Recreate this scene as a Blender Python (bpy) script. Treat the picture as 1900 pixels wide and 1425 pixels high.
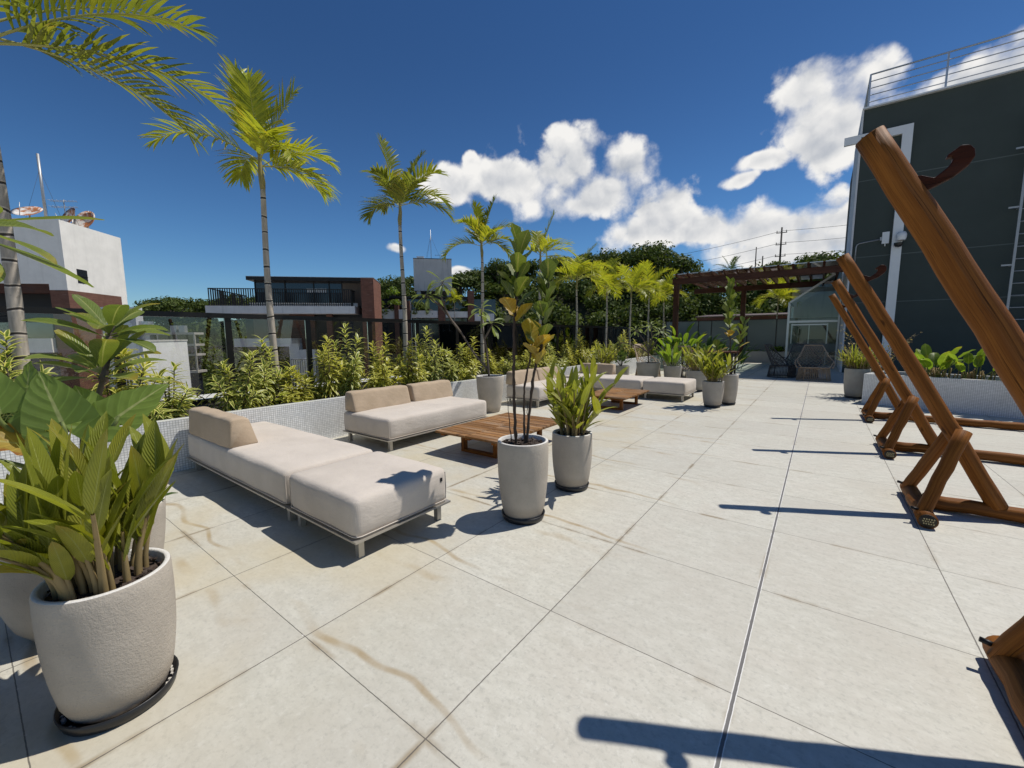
import bpy, bmesh, math, random
import numpy as np
from mathutils import Vector, Matrix

scene = bpy.context.scene
for ob in list(bpy.data.objects):
    bpy.data.objects.remove(ob)
C = scene.collection
rad = math.radians

# ------------------------------------------------------------------ camera
cd = bpy.data.cameras.new('camera')
cam = bpy.data.objects.new('camera', cd)
C.objects.link(cam)
cd.sensor_fit = 'HORIZONTAL'
cd.sensor_width = 36.0
cd.lens = 763.41 / 1900 * 36.0
cd.clip_start = 0.05
cd.clip_end = 3000
cam.matrix_world = Matrix(((0.802, -0.064, 0.594, 0.0), (0.598, 0.098, -0.796, 0.0), (-0.007, 0.993, 0.117, 1.505), (0, 0, 0, 1)))
_q = cam.matrix_world.to_quaternion()
cam.rotation_mode = 'QUATERNION'
cam.matrix_world = Matrix.Translation((0, 0, 1.505)) @ _q.to_matrix().to_4x4()
scene.camera = cam

# ------------------------------------------------------------------ light and exposure
SUN_DIR = Vector((0.32, 0.455, 1.0)).normalized()
SUN_EL = math.asin(SUN_DIR.z)
SUN_AZ = math.atan2(SUN_DIR.x, SUN_DIR.y)
SKY_STRENGTH = 0.055
sd = bpy.data.lights.new('sun', 'SUN')
sd.energy = 4.2
sd.angle = rad(0.53)
sd.color = (1.0, 0.95, 0.87)
so = bpy.data.objects.new('sun', sd)
C.objects.link(so)
so.rotation_euler = SUN_DIR.to_track_quat('Z', 'Y').to_euler()
so.location = (8, 10, 25)
scene.view_settings.view_transform = 'Standard'
scene.view_settings.look = 'None'
scene.view_settings.exposure = 0.0
scene.view_settings.gamma = 1.0
scene.cycles.max_bounces = 7
scene.cycles.diffuse_bounces = 3
scene.cycles.glossy_bounces = 3
scene.cycles.transmission_bounces = 4
scene.cycles.transparent_max_bounces = 24
scene.cycles.sample_clamp_indirect = 6.0

# ------------------------------------------------------------------ node helpers
class NT:
    def __init__(self, tree):
        self.t = tree; self.n = tree.nodes; self.l = tree.links
    def new(self, typ, **kw):
        nd = self.n.new(typ)
        for k, v in kw.items():
            setattr(nd, k, v)
        return nd
    def put(self, sock, v):
        if v is None: return
        if hasattr(v, 'is_linked') or isinstance(v, bpy.types.NodeSocket):
            self.l.new(v, sock)
        else:
            if sock.type == 'RGBA' and len(v) == 3: v = (*v, 1)
            sock.default_value = v
    def m(self, op, a, b=None, c=None, clamp=False):
        nd = self.new('ShaderNodeMath', operation=op, use_clamp=clamp)
        self.put(nd.inputs[0], a)
        if b is not None: self.put(nd.inputs[1], b)
        if c is not None: self.put(nd.inputs[2], c)
        return nd.outputs[0]
    def v(self, op, a, b=None):
        nd = self.new('ShaderNodeVectorMath', operation=op)
        self.put(nd.inputs[0], a)
        if b is not None: self.put(nd.inputs[1], b)
        return nd.outputs['Value'] if op in ('LENGTH', 'DISTANCE', 'DOT_PRODUCT') else nd.outputs[0]
    def mix(self, f, a, b, mode='MIX'):
        nd = self.new('ShaderNodeMix', data_type='RGBA', blend_type=mode)
        self.put(nd.inputs[0], f); self.put(nd.inputs[6], a); self.put(nd.inputs[7], b)
        return nd.outputs[2]
    def ramp(self, x, lo, hi, a=0.0, b=1.0, smooth=True):
        nd = self.new('ShaderNodeMapRange', interpolation_type='SMOOTHSTEP' if smooth else 'LINEAR')
        self.put(nd.inputs[0], x)
        for i, q in enumerate((lo, hi, a, b)): self.put(nd.inputs[1 + i], q)
        return nd.outputs[0]
    def noise(self, vec, scale, detail=3, rough=0.55, dist=0.0):
        nd = self.new('ShaderNodeTexNoise')
        if vec is not None: self.put(nd.inputs['Vector'], vec)
        nd.inputs['Scale'].default_value = scale
        nd.inputs['Detail'].default_value = detail
        nd.inputs['Roughness'].default_value = rough
        nd.inputs['Distortion'].default_value = dist
        return nd.outputs['Fac']
    def xyz(self, v):
        nd = self.new('ShaderNodeSeparateXYZ'); self.put(nd.inputs[0], v)
        return nd.outputs[0], nd.outputs[1], nd.outputs[2]
    def comb(self, x, y, z):
        nd = self.new('ShaderNodeCombineXYZ')
        for i, q in enumerate((x, y, z)): self.put(nd.inputs[i], q)
        return nd.outputs[0]

# ------------------------------------------------------------------ sky with cumulus clouds
world = bpy.data.worlds.new('World')
scene.world = world
world.use_nodes = True
W = NT(world.node_tree)
W.n.clear()
sky = W.new('ShaderNodeTexSky', sky_type='NISHITA')
sky.sun_disc = False
sky.sun_elevation = SUN_EL
sky.sun_rotation = SUN_AZ
sky.altitude = 0
sky.air_density = 1.0
sky.dust_density = 0.0
sky.ozone_density = 3.5
tc = W.new('ShaderNodeTexCoord')
dirv = W.v('NORMALIZE', tc.outputs['Generated'])
# cumulus heaps: direction of the centre, half width, half height (on the unit sphere)
HEAPS = [
 (-0.493, 0.802, 0.339, .135, .085), (-0.576, 0.738, 0.335, .10, .06), (-0.660, 0.672, 0.322, .075, .038),
 (-0.45, 0.82, 0.375, .065, .07), (-0.40, 0.865, 0.312, .13, .06), (-0.30, 0.92, 0.262, .08, .045), (-0.345, 0.874, 0.347, .075, .05), (-0.43, 0.86, 0.285, .15, .035),
 (-0.275, 0.925, 0.285, .055, .045), (-0.286, 0.93, 0.235, .11, .05), (-0.20, 0.955, 0.215, .12, .04),
 (-0.10, 0.97, 0.21, .13, .045), (-0.335, 0.915, 0.225, .09, .048), (0.02, 0.98, 0.205, .10, .045), (-0.03, 0.985, 0.165, .18, .05),
 (-0.01, 0.925, 0.365, .105, .085), (-0.05, 0.905, 0.41, .06, .05), (0.05, 0.905, 0.39, .05, .04), (0.0, 0.94, 0.32, .075, .03),
 (-0.115, 0.935, 0.325, .05, .022), (-0.15, 0.94, 0.30, .035, .018), (0.16, 0.92, 0.355, .09, .04), (0.25, 0.90, 0.355, .07, .04),
 (-0.777, 0.602, 0.186, .020, .013), (-0.678, 0.721, 0.146, .035, .014), (-0.62, 0.695, 0.368, .024, .024),
 (0.7, 0.66, 0.26, .3, .10), (0.9, -0.3, 0.25, .35, .08), (-0.2, -0.95, 0.22, .4, .09), (-0.93, -0.3, 0.16, .25, .05)]  # last row: clouds out of view, added for reflections in the glass
warp = W.new('ShaderNodeTexNoise'); W.put(warp.inputs['Vector'], dirv)
warp.inputs['Scale'].default_value = 9; warp.inputs['Detail'].default_value = 2
wv = W.v('SCALE', W.v('SUBTRACT', warp.outputs['Color'], (0.5, 0.5, 0.5)))
wv.node.inputs['Scale'].default_value = 0.05
dw = W.v('ADD', dirv, wv)
field = None
for (hx, hy, hz, rw, rh) in HEAPS:
    dlt = W.v('MULTIPLY', W.v('SUBTRACT', dw, (hx, hy, hz)), (1 / rw, 1 / rw, 1 / rh))
    f1 = W.m('SUBTRACT', 1.0, W.v('LENGTH', dlt))
    field = f1 if field is None else W.m('SMOOTH_MAX', field, f1, 0.25)
def billow(vec):
    tot = None
    for sc_, am in ((11, 1.0), (26, 0.55)):
        vo = W.new('ShaderNodeTexVoronoi', feature='F1'); W.put(vo.inputs['Vector'], vec)
        vo.inputs['Scale'].default_value = sc_
        q = W.m('MULTIPLY', W.m('SUBTRACT', 0.52, vo.outputs['Distance']), am)
        tot = q if tot is None else W.m('ADD', tot, q)
    return W.m('ADD', W.m('MULTIPLY', tot, 0.62), W.m('MULTIPLY', W.m('SUBTRACT', W.noise(vec, 22, 5, 0.55), 0.5), 0.6))
dwn = W.new('ShaderNodeTexNoise'); W.put(dwn.inputs['Vector'], dirv); dwn.inputs['Scale'].default_value = 26; dwn.inputs['Detail'].default_value = 3
dj = W.v('SCALE', W.v('SUBTRACT', dwn.outputs['Color'], (0.5, 0.5, 0.5))); dj.node.inputs['Scale'].default_value = 0.022
bv = W.v('ADD', dirv, dj)
n1 = billow(bv)
n2 = W.noise(dirv, 60, 3, 0.6)
edge = W.m('ADD', W.m('MULTIPLY_ADD', n1, 1.15, field), W.m('MULTIPLY', W.m('SUBTRACT', n2, 0.5), 0.35))
dens = W.ramp(edge, 0.0, W.ramp(W.noise(dirv, 7, 2), 0.35, 0.7, 0.32, 0.85))
thick = W.ramp(W.m('MULTIPLY_ADD', W.m('SUBTRACT', W.noise(dirv, 8, 5, 0.55), 0.5), 1.5, field), 0.0, 1.05)
lowz = billow(W.v('ADD', bv, (0.006, 0.0, 0.016)))
sun_shading = W.m('MULTIPLY', W.m('SUBTRACT', n1, lowz), 0.75)  # cloud self-shading put into the sky colour, from a sample shifted sunward
tone = W.m('ADD', W.ramp(thick, 0, 1, 1.02, 0.70, False), sun_shading)
tone = W.m('MINIMUM', W.m('MAXIMUM', tone, 0.42), 1.08)
ccol = W.mix(W.ramp(tone, 0.45, 1.0, 0, 1, False), (0.46, 0.50, 0.57), (1.0, 0.985, 0.96))
ccol = W.v('SCALE', ccol); ccol.node.inputs['Scale'].default_value = 16.5
hs = W.new('ShaderNodeHueSaturation'); W.put(hs.inputs['Color'], sky.outputs[0])
hs.inputs['Saturation'].default_value = 1.18; hs.inputs['Value'].default_value = 1.0
skc = W.v('MULTIPLY', hs.outputs[0], (0.92, 1.06, 1.26))
skc = W.v('SCALE', skc); W.put(skc.node.inputs['Scale'], W.ramp(W.xyz(dirv)[2], 0.05, 0.55, 1.32, 0.95))
skc = W.v('MULTIPLY', skc, W.comb(W.ramp(W.xyz(dirv)[2], 0.1, 0.5, 0.88, 1.0), 1.0, 1.0))
out = W.mix(dens, skc, ccol)
world.cycles.sampling_method = 'MANUAL'; world.cycles.sample_map_resolution = 256
bg = W.new('ShaderNodeBackground'); W.put(bg.inputs[0], out); bg.inputs[1].default_value = SKY_STRENGTH
wo = W.new('ShaderNodeOutputWorld'); W.l.new(bg.outputs[0], wo.inputs[0])
# ------------------------------------------------------------------ materials
def new_mat(name):
    m = bpy.data.materials.new(name); m.use_nodes = True
    t = NT(m.node_tree); t.n.clear()
    o = t.new('ShaderNodeOutputMaterial')
    return m, t, o

def principled(t, col, rough=0.6, metal=0.0, spec=0.5, bump=None, bs=0.3, bd=0.01, coat=0.0):
    p = t.new('ShaderNodeBsdfPrincipled')
    t.put(p.inputs['Base Color'], col); t.put(p.inputs['Roughness'], rough); t.put(p.inputs['Metallic'], metal)
    p.inputs['Specular IOR Level'].default_value = spec
    if coat: p.inputs['Coat Weight'].default_value = coat; p.inputs['Coat Roughness'].default_value = 0.15
    if bump is not None:
        b = t.new('ShaderNodeBump'); b.inputs['Strength'].default_value = bs; b.inputs['Distance'].default_value = bd
        t.put(b.inputs['Height'], bump); t.l.new(b.outputs[0], p.inputs['Normal'])
    return p

def mat_plain(name, col, rough=0.6, metal=0.0, var=0.12, scale=6.0, bump=0.0, bscale=60, spec=0.5, coat=0.0, stretch=(1, 1, 1)):
    m, t, o = new_mat(name)
    co = t.new('ShaderNodeTexCoord').outputs['Object']
    co = t.v('MULTIPLY', co, stretch)
    n = t.noise(co, scale, 4)
    c = t.mix(n, tuple(max(0, x * (1 - var)) for x in col), tuple(min(1, x * (1 + var)) for x in col))
    p = principled(t, c, rough, metal, spec, t.noise(co, bscale, 3) if bump else None, bump, 0.004, coat)
    t.l.new(p.outputs[0], o.inputs[0])
    return m

def mat_leaf(name, base, alt, mid=None, edge=None, edge_w=0.2, transl=0.4, rough=0.42, ribs=0, tip=None, spots=0.0, spec=0.45):
    """leaf surface: per-leaf colour spread, midrib, side ribs, pale margins (u across, v along the leaf)"""
    m, t, o = new_mat(name)
    uv = t.new('ShaderNodeUVMap').outputs[0]
    u, v, _ = t.xyz(uv)
    rnd = t.new('ShaderNodeNewGeometry').outputs['Random Per Island']
    c = t.mix(rnd, base, alt)
    a = t.m('ABSOLUTE', t.m('SUBTRACT', u, 0.5))
    pos = t.new('ShaderNodeTexCoord').outputs['Object']
    c = t.mix(t.ramp(t.noise(pos, 9, 3), 0.4, 0.75, 0, 0.45), c, tuple(x * 0.62 for x in base))
    if edge is not None:
        e = t.ramp(t.m('ADD', a, t.m('MULTIPLY', t.m('SUBTRACT', t.noise(pos, 40, 2), 0.5), 0.15)), 0.5 - edge_w, 0.5 - edge_w * 0.45)
        c = t.mix(e, c, edge)
    if tip is not None:
        c = t.mix(t.m('MULTIPLY', t.ramp(v, 0.62, 1.0), t.ramp(rnd, 0.45, 0.9)), c, tip)
    h = None
    if ribs:
        w = t.m('SINE', t.m('MULTIPLY', t.m('SUBTRACT', t.m('MULTIPLY', v, 1.0), t.m('MULTIPLY', a, 0.55)), ribs * 6.283))
        h = w
        c = t.mix(t.ramp(w, 0.8, 1.0, 0, 0.35), c, tuple(min(1, x * 1.7 + 0.01) for x in base))
    if mid is not None:
        c = t.mix(t.ramp(a, 0.018, 0.04, 1, 0), c, mid)
    if spots:
        c = t.mix(t.ramp(t.noise(pos, 26, 3), 0.62, 0.72, 0, spots), c, (0.20, 0.10, 0.02))
    p = principled(t, c, rough, 0, spec, h, 0.35, 0.003)
    tr = t.new('ShaderNodeBsdfTranslucent')
    t.put(tr.inputs[0], t.mix(0.5, c, t.v('MULTIPLY', c, (1.7, 1.7, 0.5))))
    mx = t.new('ShaderNodeMixShader'); mx.inputs[0].default_value = transl
    t.l.new(p.outputs[0], mx.inputs[1]); t.l.new(tr.outputs[0], mx.inputs[2])
    t.l.new(mx.outputs[0], o.inputs[0])
    return m

def mat_glass(name, tint, refl=1.0, rough=0.0):
    m, t, o = new_mat(name)
    tr = t.new('ShaderNodeBsdfTransparent'); t.put(tr.inputs[0], tint)
    gl = t.new('ShaderNodeBsdfGlossy'); gl.inputs['Roughness'].default_value = rough; t.put(gl.inputs[0], (1, 1, 1))
    fr = t.new('ShaderNodeFresnel'); fr.inputs[0].default_value = 1.45
    mx = t.new('ShaderNodeMixShader')
    t.l.new(t.m('MULTIPLY', fr.outputs[0], refl), mx.inputs[0])
    t.l.new(tr.outputs[0], mx.inputs[1]); t.l.new(gl.outputs[0], mx.inputs[2]); t.l.new(mx.outputs[0], o.inputs[0])
    return m

def mat_floor():
    m, t, o = new_mat('porcelain_floor_tiles')
    pos = t.new('ShaderNodeNewGeometry').outputs['Position']
    x, y, z = t.xyz(pos)
    T = 0.9
    def joint(coord, off):
        q = t.m('ADD', t.m('DIVIDE', coord, T), off)
        fr = t.m('SUBTRACT', t.m('FRACT', t.m('ADD', q, 0.5)), 0.5)
        return t.m('MULTIPLY', fr, T), t.m('FLOOR', q)
    wob = t.m('MULTIPLY', t.m('SUBTRACT', t.noise(pos, 30, 3), 0.5), 0.004)
    sx, ix = joint(x, 0.2163)
    sy, iy = joint(y, -0.0076)
    ax = t.m('ABSOLUTE', t.m('ADD', sx, wob)); ay = t.m('ABSOLUTE', t.m('ADD', sy, wob))
    wn = t.new('ShaderNodeTexWhiteNoise', noise_dimensions='2D'); t.put(wn.inputs['Vector'], t.comb(ix, iy, 0))
    # base tone: streaks along x, cloudy mottling, tile to tile drift
    st = t.noise(t.v('MULTIPLY', pos, (1.6, 3.0, 1)), 5.0, 9, 0.75)
    mo = t.noise(pos, 2.2, 6, 0.6)
    fine = t.noise(pos, 90, 3, 0.6)
    c = t.mix(t.ramp(st, 0.30, 0.70), (0.50, 0.487, 0.42), (0.635, 0.62, 0.545))
    c = t.mix(t.ramp(mo, 0.35, 0.7, 0, 0.40), c, (0.56, 0.515, 0.445))
    c = t.mix(t.ramp(t.noise(t.v('MULTIPLY', pos, (2.0, 4.5, 1)), 9, 5, 0.7), 0.60, 0.80, 0, 0.4), c, (0.68, 0.655, 0.60))
    c = t.mix(t.ramp(t.noise(t.v('MULTIPLY', pos, (1.5, 4.0, 1)), 12, 5, 0.72), 0.62, 0.76, 0, 0.30), c, (0.41, 0.40, 0.36))
    c = t.mix(t.ramp(t.noise(pos, 38, 5, 0.72), 0.48, 0.70, 0, 0.5), c, (0.33, 0.325, 0.285))
    c = t.mix(t.ramp(t.noise(t.v('ADD', pos, (7, 3, 0)), 26, 6, 0.72), 0.54, 0.70, 0, 0.5), c, (0.72, 0.71, 0.65))
    c = t.mix(t.ramp(t.noise(pos, 0.55, 4, 0.6), 0.42, 0.68, 0, 0.30), c, (0.42, 0.405, 0.34))
    c = t.mix(t.ramp(t.noise(pos, 60, 2), 0.76, 0.79, 0, 0.7), c, (0.20, 0.18, 0.15))
    c = t.mix(t.m('MULTIPLY', wn.outputs['Value'], 0.32), c, (0.43, 0.41, 0.36))
    # tea-coloured water marks left by the planters: tide lines beside the joints on the left half
    left = t.ramp(x, -0.7, -1.3)
    gate = t.ramp(t.noise(pos, 0.9, 2), 0.42, 0.55)
    nb = t.noise(pos, 1.9, 1.2, 0.4)
    ring = t.m('ABSOLUTE', t.m('SUBTRACT', sy, t.m('MULTIPLY_ADD', nb, 0.30, -0.055)))
    tide = t.m('MULTIPLY', t.ramp(ring, 0.006, 0.03, 1, 0), gate)
    ring2 = t.m('ABSOLUTE', t.m('SUBTRACT', sy, t.m('MULTIPLY_ADD', nb, -0.42, 0.06)))
    tide2 = t.m('MULTIPLY', t.ramp(ring2, 0.01, 0.06, 0.7, 0), t.ramp(t.noise(pos, 1.3, 3), 0.5, 0.62))
    tea = t.m('MULTIPLY', t.m('MAXIMUM', tide, tide2), left)
    c = t.mix(t.m('MULTIPLY', tea, t.ramp(t.noise(pos, 7, 4), 0.25, 0.75, 0.35, 0.9)), c, (0.33, 0.24, 0.125))
    cast = t.m('MULTIPLY', t.ramp(x, -1.2, -2.6), t.ramp(t.noise(pos, 1.1, 3), 0.38, 0.68))
    c = t.mix(t.m('MULTIPLY', cast, 0.42), c, (0.56, 0.47, 0.28))
    # grime hugging some joints
    dj = t.m('MINIMUM', ax, ay)
    gr = t.m('MULTIPLY', t.ramp(dj, 0.004, 0.028, 1, 0), t.m('MULTIPLY', t.ramp(t.noise(pos, 2.3, 4), 0.50, 0.64), t.ramp(x, 0.8, -0.8, 0.55, 1.0)))
    c = t.mix(t.m('MULTIPLY', gr, 0.7), c, (0.27, 0.20, 0.11))
    # the joints
    jx = t.ramp(ax, 0.0022, 0.0036, 1, 0); jy = t.ramp(ay, 0.0016, 0.0028, 1, 0)
    c = t.mix(t.m('MULTIPLY', t.m('MAXIMUM', jx, jy), 0.85), c, (0.11, 0.10, 0.085))
    # expansion joint along x = -0.195, white lips
    d0 = t.m('ABSOLUTE', t.m('ADD', t.m('ADD', x, 0.1947), wob))
    lip = t.m('MULTIPLY', t.ramp(d0, 0.0085, 0.0115, 1, 0), t.ramp(t.noise(pos, 6, 3), 0.35, 0.5))
    c = t.mix(lip, c, (0.78, 0.77, 0.74))
    c = t.mix(t.ramp(d0, 0.0055, 0.0075, 1, 0), c, (0.15, 0.145, 0.14))
    crumb = t.m('MULTIPLY', t.m('MULTIPLY', t.ramp(t.m('MINIMUM', ax, ay), 0.004, 0.018, 1, 0), t.ramp(t.noise(pos, 28, 5, 0.7), 0.64, 0.70)), left)
    c = t.mix(crumb, c, (0.72, 0.69, 0.64))
    h = t.m('SUBTRACT', t.m('MULTIPLY', fine, 0.25), t.m('MAXIMUM', t.m('MAXIMUM', jx, jy), t.ramp(d0, 0.004, 0.008, 1, 0)))
    p = principled(t, c, t.ramp(st, 0.3, 0.7, 0.62, 0.48), 0, 0.35, h, 0.45, 0.003)
    t.l.new(p.outputs[0], o.inputs[0])
    return m

def mat_mosaic():
    m, t, o = new_mat('white_glass_mosaic')
    co = t.new('ShaderNodeTexCoord').outputs['Object']
    nrm = t.new('ShaderNodeTexCoord').outputs['Normal']
    P = 0.0265
    q = t.v('DIVIDE', co, (P, P, P))
    fx, fy, fz = t.xyz(q); nx, ny, nz = t.xyz(nrm)
    tot = None
    for f, n in ((fx, nx), (fy, ny), (fz, nz)):
        d = t.m('ABSOLUTE', t.m('SUBTRACT', t.m('FRACT', f), 0.5))
        l = t.m('MULTIPLY', t.ramp(d, 0.40, 0.445), t.m('SUBTRACT', 1.0, t.m('ABSOLUTE', n), clamp=True))
        tot = l if tot is None else t.m('MAXIMUM', tot, l)
    wn = t.new('ShaderNodeTexWhiteNoise', noise_dimensions='3D')
    t.put(wn.inputs['Vector'], t.v('FLOOR', q))
    c = t.mix(wn.outputs['Value'], (0.70, 0.71, 0.70), (0.86, 0.87, 0.86))
    c = t.mix(t.ramp(t.noise(co, 1.6, 4), 0.45, 0.75, 0, 0.3), c, (0.52, 0.50, 0.44))
    c = t.mix(tot, c, (0.36, 0.365, 0.36))
    p = principled(t, c, t.m('MULTIPLY_ADD', tot, 0.5, 0.25), 0, 0.5, t.m('SUBTRACT', 1.0, tot), 0.4, 0.002)
    t.l.new(p.outputs[0], o.inputs[0])
    return m

def mat_wood(name, c1, c2, dark, rough=0.42, coat=0.25, rings=10.0, along=1.2, spread=0.0, silver=0.0):
    """grain runs along v of the surface map (metres), u goes round the log"""
    m, t, o = new_mat(name)
    uv = t.new('ShaderNodeUVMap').outputs[0]
    rnd = t.new('ShaderNodeNewGeometry').outputs['Random Per Island']
    ob = t.new('ShaderNodeObjectInfo').outputs['Random']
    vec = t.v('ADD', t.v('MULTIPLY', uv, (rings, along, 1)), t.comb(t.m('MULTIPLY', rnd, 37.0), t.m('MULTIPLY', ob, 11.0), 0))
    g1 = t.noise(vec, 1.0, 6, 0.62, 0.5)
    g2 = t.noise(t.v('MULTIPLY', vec, (5, 2.0, 1)), 2.0, 4, 0.6)
    c = t.mix(t.ramp(g1, 0.32, 0.7), c1, c2)
    c = t.mix(t.ramp(g2, 0.50, 0.72, 0, 0.75), c, dark)
    if spread: c = t.mix(t.ramp(rnd, 0, 1, 0, spread), c, tuple(x * 0.45 for x in c1))
    fade = t.ramp(t.noise(t.v('MULTIPLY', vec, (0.3, 0.8, 1)), 1.0, 3), 0.5, 0.72, 0, 0.35)
    c = t.mix(fade, c, tuple(x * 0.5 + 0.035 for x in c2))
    knot = t.ramp(t.noise(t.v('MULTIPLY', vec, (0.22, 2.6, 1)), 1.0, 2), 0.67, 0.72)
    c = t.mix(t.m('MULTIPLY', knot, 0.75), c, tuple(x * 0.35 for x in dark))
    crack = t.ramp(t.m('ABSOLUTE', t.m('SUBTRACT', t.noise(t.v('MULTIPLY', vec, (0.9, 0.22, 1)), 1.0, 3, 0.5), 0.5)), 0.0, 0.006, 1, 0)
    c = t.mix(t.m('MULTIPLY', crack, 0.7), c, tuple(x * 0.2 for x in dark))
    if silver: c = t.mix(t.ramp(t.noise(vec, 0.6, 2), 0.45, 0.7, 0, silver), c, (0.42, 0.36, 0.29))
    p = principled(t, c, rough, 0, 0.12, t.m('SUBTRACT', g1, crack), 0.6, 0.006, coat)
    t.l.new(p.outputs[0], o.inputs[0])
    return m

def mat_fabric(name, c1, c2, weave=700):
    m, t, o = new_mat(name)
    co = t.new('ShaderNodeTexCoord').outputs['Object']
    x, y, z = t.xyz(co)
    w = t.m('MULTIPLY', t.m('SINE', t.m('MULTIPLY', t.m('ADD', x, z), weave)), t.m('SINE', t.m('MULTIPLY', t.m('ADD', y, z), weave)))
    n = t.noise(co, 3, 4)
    c = t.mix(t.ramp(n, 0.3, 0.7), c1, c2)
    c = t.mix(t.ramp(t.noise(co, 160, 2), 0.45, 0.75, 0, 0.28), c, tuple(k * 0.72 for k in c1))
    c = t.mix(t.ramp(t.noise(t.v('ADD', co, (3, 5, 1)), 1.7, 4), 0.55, 0.8, 0, 0.22), c, tuple(k * 0.78 for k in (c1[0], c1[1] * .97, c1[2] * .92)))
    wr = t.m('ADD', t.noise(t.v('MULTIPLY', co, (1.0, 1.0, 2.0)), 5, 3, 0.5, 0.8), t.m('MULTIPLY', t.noise(t.v('MULTIPLY', co, (1.0, 1.0, 3.0)), 11, 1, 0.5, 1.5), 0.2))
    h = t.m('ADD', t.m('MULTIPLY', w, 0.04), t.m('MULTIPLY', wr, 1.0))
    p = principled(t, c, 0.9, 0, 0.15, h, 0.36, 0.02)
    p.inputs['Sheen Weight'].default_value = 0.15
    t.l.new(p.outputs[0], o.inputs[0])
    return m

def mat_pot(name, c, stain=0.3):
    m, t, o = new_mat(name)
    co = t.new('ShaderNodeTexCoord').outputs['Object']
    n = t.noise(co, 4, 4)
    col = t.mix(t.ramp(n, 0.3, 0.7), tuple(k * 0.9 for k in c), tuple(k * 1.07 for k in c))
    g = t.noise(co, 130, 3, 0.7)
    col = t.mix(t.ramp(g, 0.58, 0.7, 0, 0.4), col, tuple(k * 0.6 for k in c))
    col = t.mix(t.ramp(g, 0.40, 0.3, 0, 0.35), col, tuple(min(1, k * 1.25) for k in c))
    x, y, z = t.xyz(co)
    dirt = t.m('MULTIPLY', t.ramp(t.m('ADD', z, t.m('MULTIPLY', n, -0.09)), 0.0, 0.09, 1, 0), stain)
    col = t.mix(dirt, col, (0.20, 0.14, 0.08))
    p = principled(t, col, 0.85, 0, 0.25, t.m('ADD', g, t.m('MULTIPLY', t.noise(co, 45, 2), 0.8)), 0.55, 0.006)
    t.l.new(p.outputs[0], o.inputs[0])
    return m

def mat_wall(name, c, streak=0.25, joints=None, jc=None, rough=0.85, grime=(0.2, 0.19, 0.17)):
    m, t, o = new_mat(name)
    co = t.new('ShaderNodeTexCoord').outputs['Object']
    n = t.noise(co, 1.1, 5, 0.6)
    col = t.mix(t.ramp(n, 0.3, 0.7), tuple(k * 0.93 for k in c), tuple(min(1, k * 1.05) for k in c))
    s = t.noise(t.v('MULTIPLY', co, (3.0, 3.0, 0.18)), 1.6, 5, 0.65)
    col = t.mix(t.ramp(s, 0.5, 0.78, 0, streak), col, grime)
    h = t.noise(co, 70, 3)
    if joints:
        x, y, z = t.xyz(co)
        jm = None
        for zz in joints:
            d = t.ramp(t.m('ABSOLUTE', t.m('SUBTRACT', z, zz)), 0.010, 0.018, 1, 0)
            jm = d if jm is None else t.m('MAXIMUM', jm, d)
        col = t.mix(t.m('MULTIPLY', jm, 0.8), col, jc)
        h = t.m('SUBTRACT', h, t.m('MULTIPLY', jm, 2.0))
    p = principled(t, col, rough, 0, 0.3, h, 0.25, 0.004)
    t.l.new(p.outputs[0], o.inputs[0])
    return m

def mat_brick(name, c1, c2, mortar, w=0.42, hgt=0.07):
    m, t, o = new_mat(name)
    co = t.new('ShaderNodeTexCoord').outputs['Object']
    x, y, z = t.xyz(co)
    b = t.new('ShaderNodeTexBrick')
    t.put(b.inputs['Vector'], t.comb(t.m('ADD', x, y), z, 0))
    t.put(b.inputs['Color1'], c1); t.put(b.inputs['Color2'], c2); t.put(b.inputs['Mortar'], mortar)
    b.inputs['Scale'].default_value = 1.0; b.inputs['Mortar Size'].default_value = 0.006
    b.inputs['Brick Width'].default_value = w; b.inputs['Row Height'].default_value = hgt
    c = t.mix(t.ramp(t.noise(co, 3, 4), 0.4, 0.75, 0, 0.45), b.outputs[0], tuple(k * 0.55 for k in c1))
    c = t.mix(t.ramp(t.noise(t.v('MULTIPLY', co, (1, 1, 5)), 2.5, 4), 0.66, 0.74, 0, 0.3), c, (0.45, 0.38, 0.33))
    p = principled(t, c, 0.85, 0, 0.25, b.outputs['Fac'], -0.3, 0.01)
    t.l.new(p.outputs[0], o.inputs[0])
    return m

M = {}
M['floor'] = mat_floor()
M['mosaic'] = mat_mosaic()
M['soil'] = mat_plain('dark_soil', (0.030, 0.022, 0.016), 0.95, 0, 0.7, 40, 0.9, 70)
M['bark'] = mat_plain('bark_chips', (0.050, 0.033, 0.024), 0.8, 0, 0.75, 25, 0.6, 60)
M['seat'] = mat_fabric('seat_fabric', (0.56, 0.50, 0.435), (0.63, 0.565, 0.495))
M['bolster'] = mat_fabric('bolster_fabric', (0.42, 0.325, 0.225), (0.49, 0.38, 0.27), 520)
M['frame'] = mat_plain('champagne_metal', (0.46, 0.43, 0.38), 0.42, 0.55, 0.08, 12)
M['tag'] = mat_plain('black_tag', (0.012, 0.012, 0.013), 0.6)
M['teak'] = mat_wood('teak_slats', (0.29, 0.135, 0.046), (0.42, 0.225, 0.09), (0.12, 0.05, 0.018), 0.55, 0.0, 14, 2.2, 0.7, 0.3)
M['log'] = mat_wood('varnished_log', (0.165, 0.057, 0.011), (0.275, 0.105, 0.021), (0.055, 0.018, 0.006), 0.6, 0.0, 14, 1.1, 0.0, 0.0)
M['hook'] = mat_wood('dark_hook_wood', (0.035, 0.010, 0.005), (0.055, 0.015, 0.007), (0.015, 0.006, 0.004), 0.5, 0.0, 8, 3)
M['logend'] = mat_plain('log_end_plate', (0.045, 0.034, 0.022), 0.7, 0, 0.5, 80)
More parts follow.
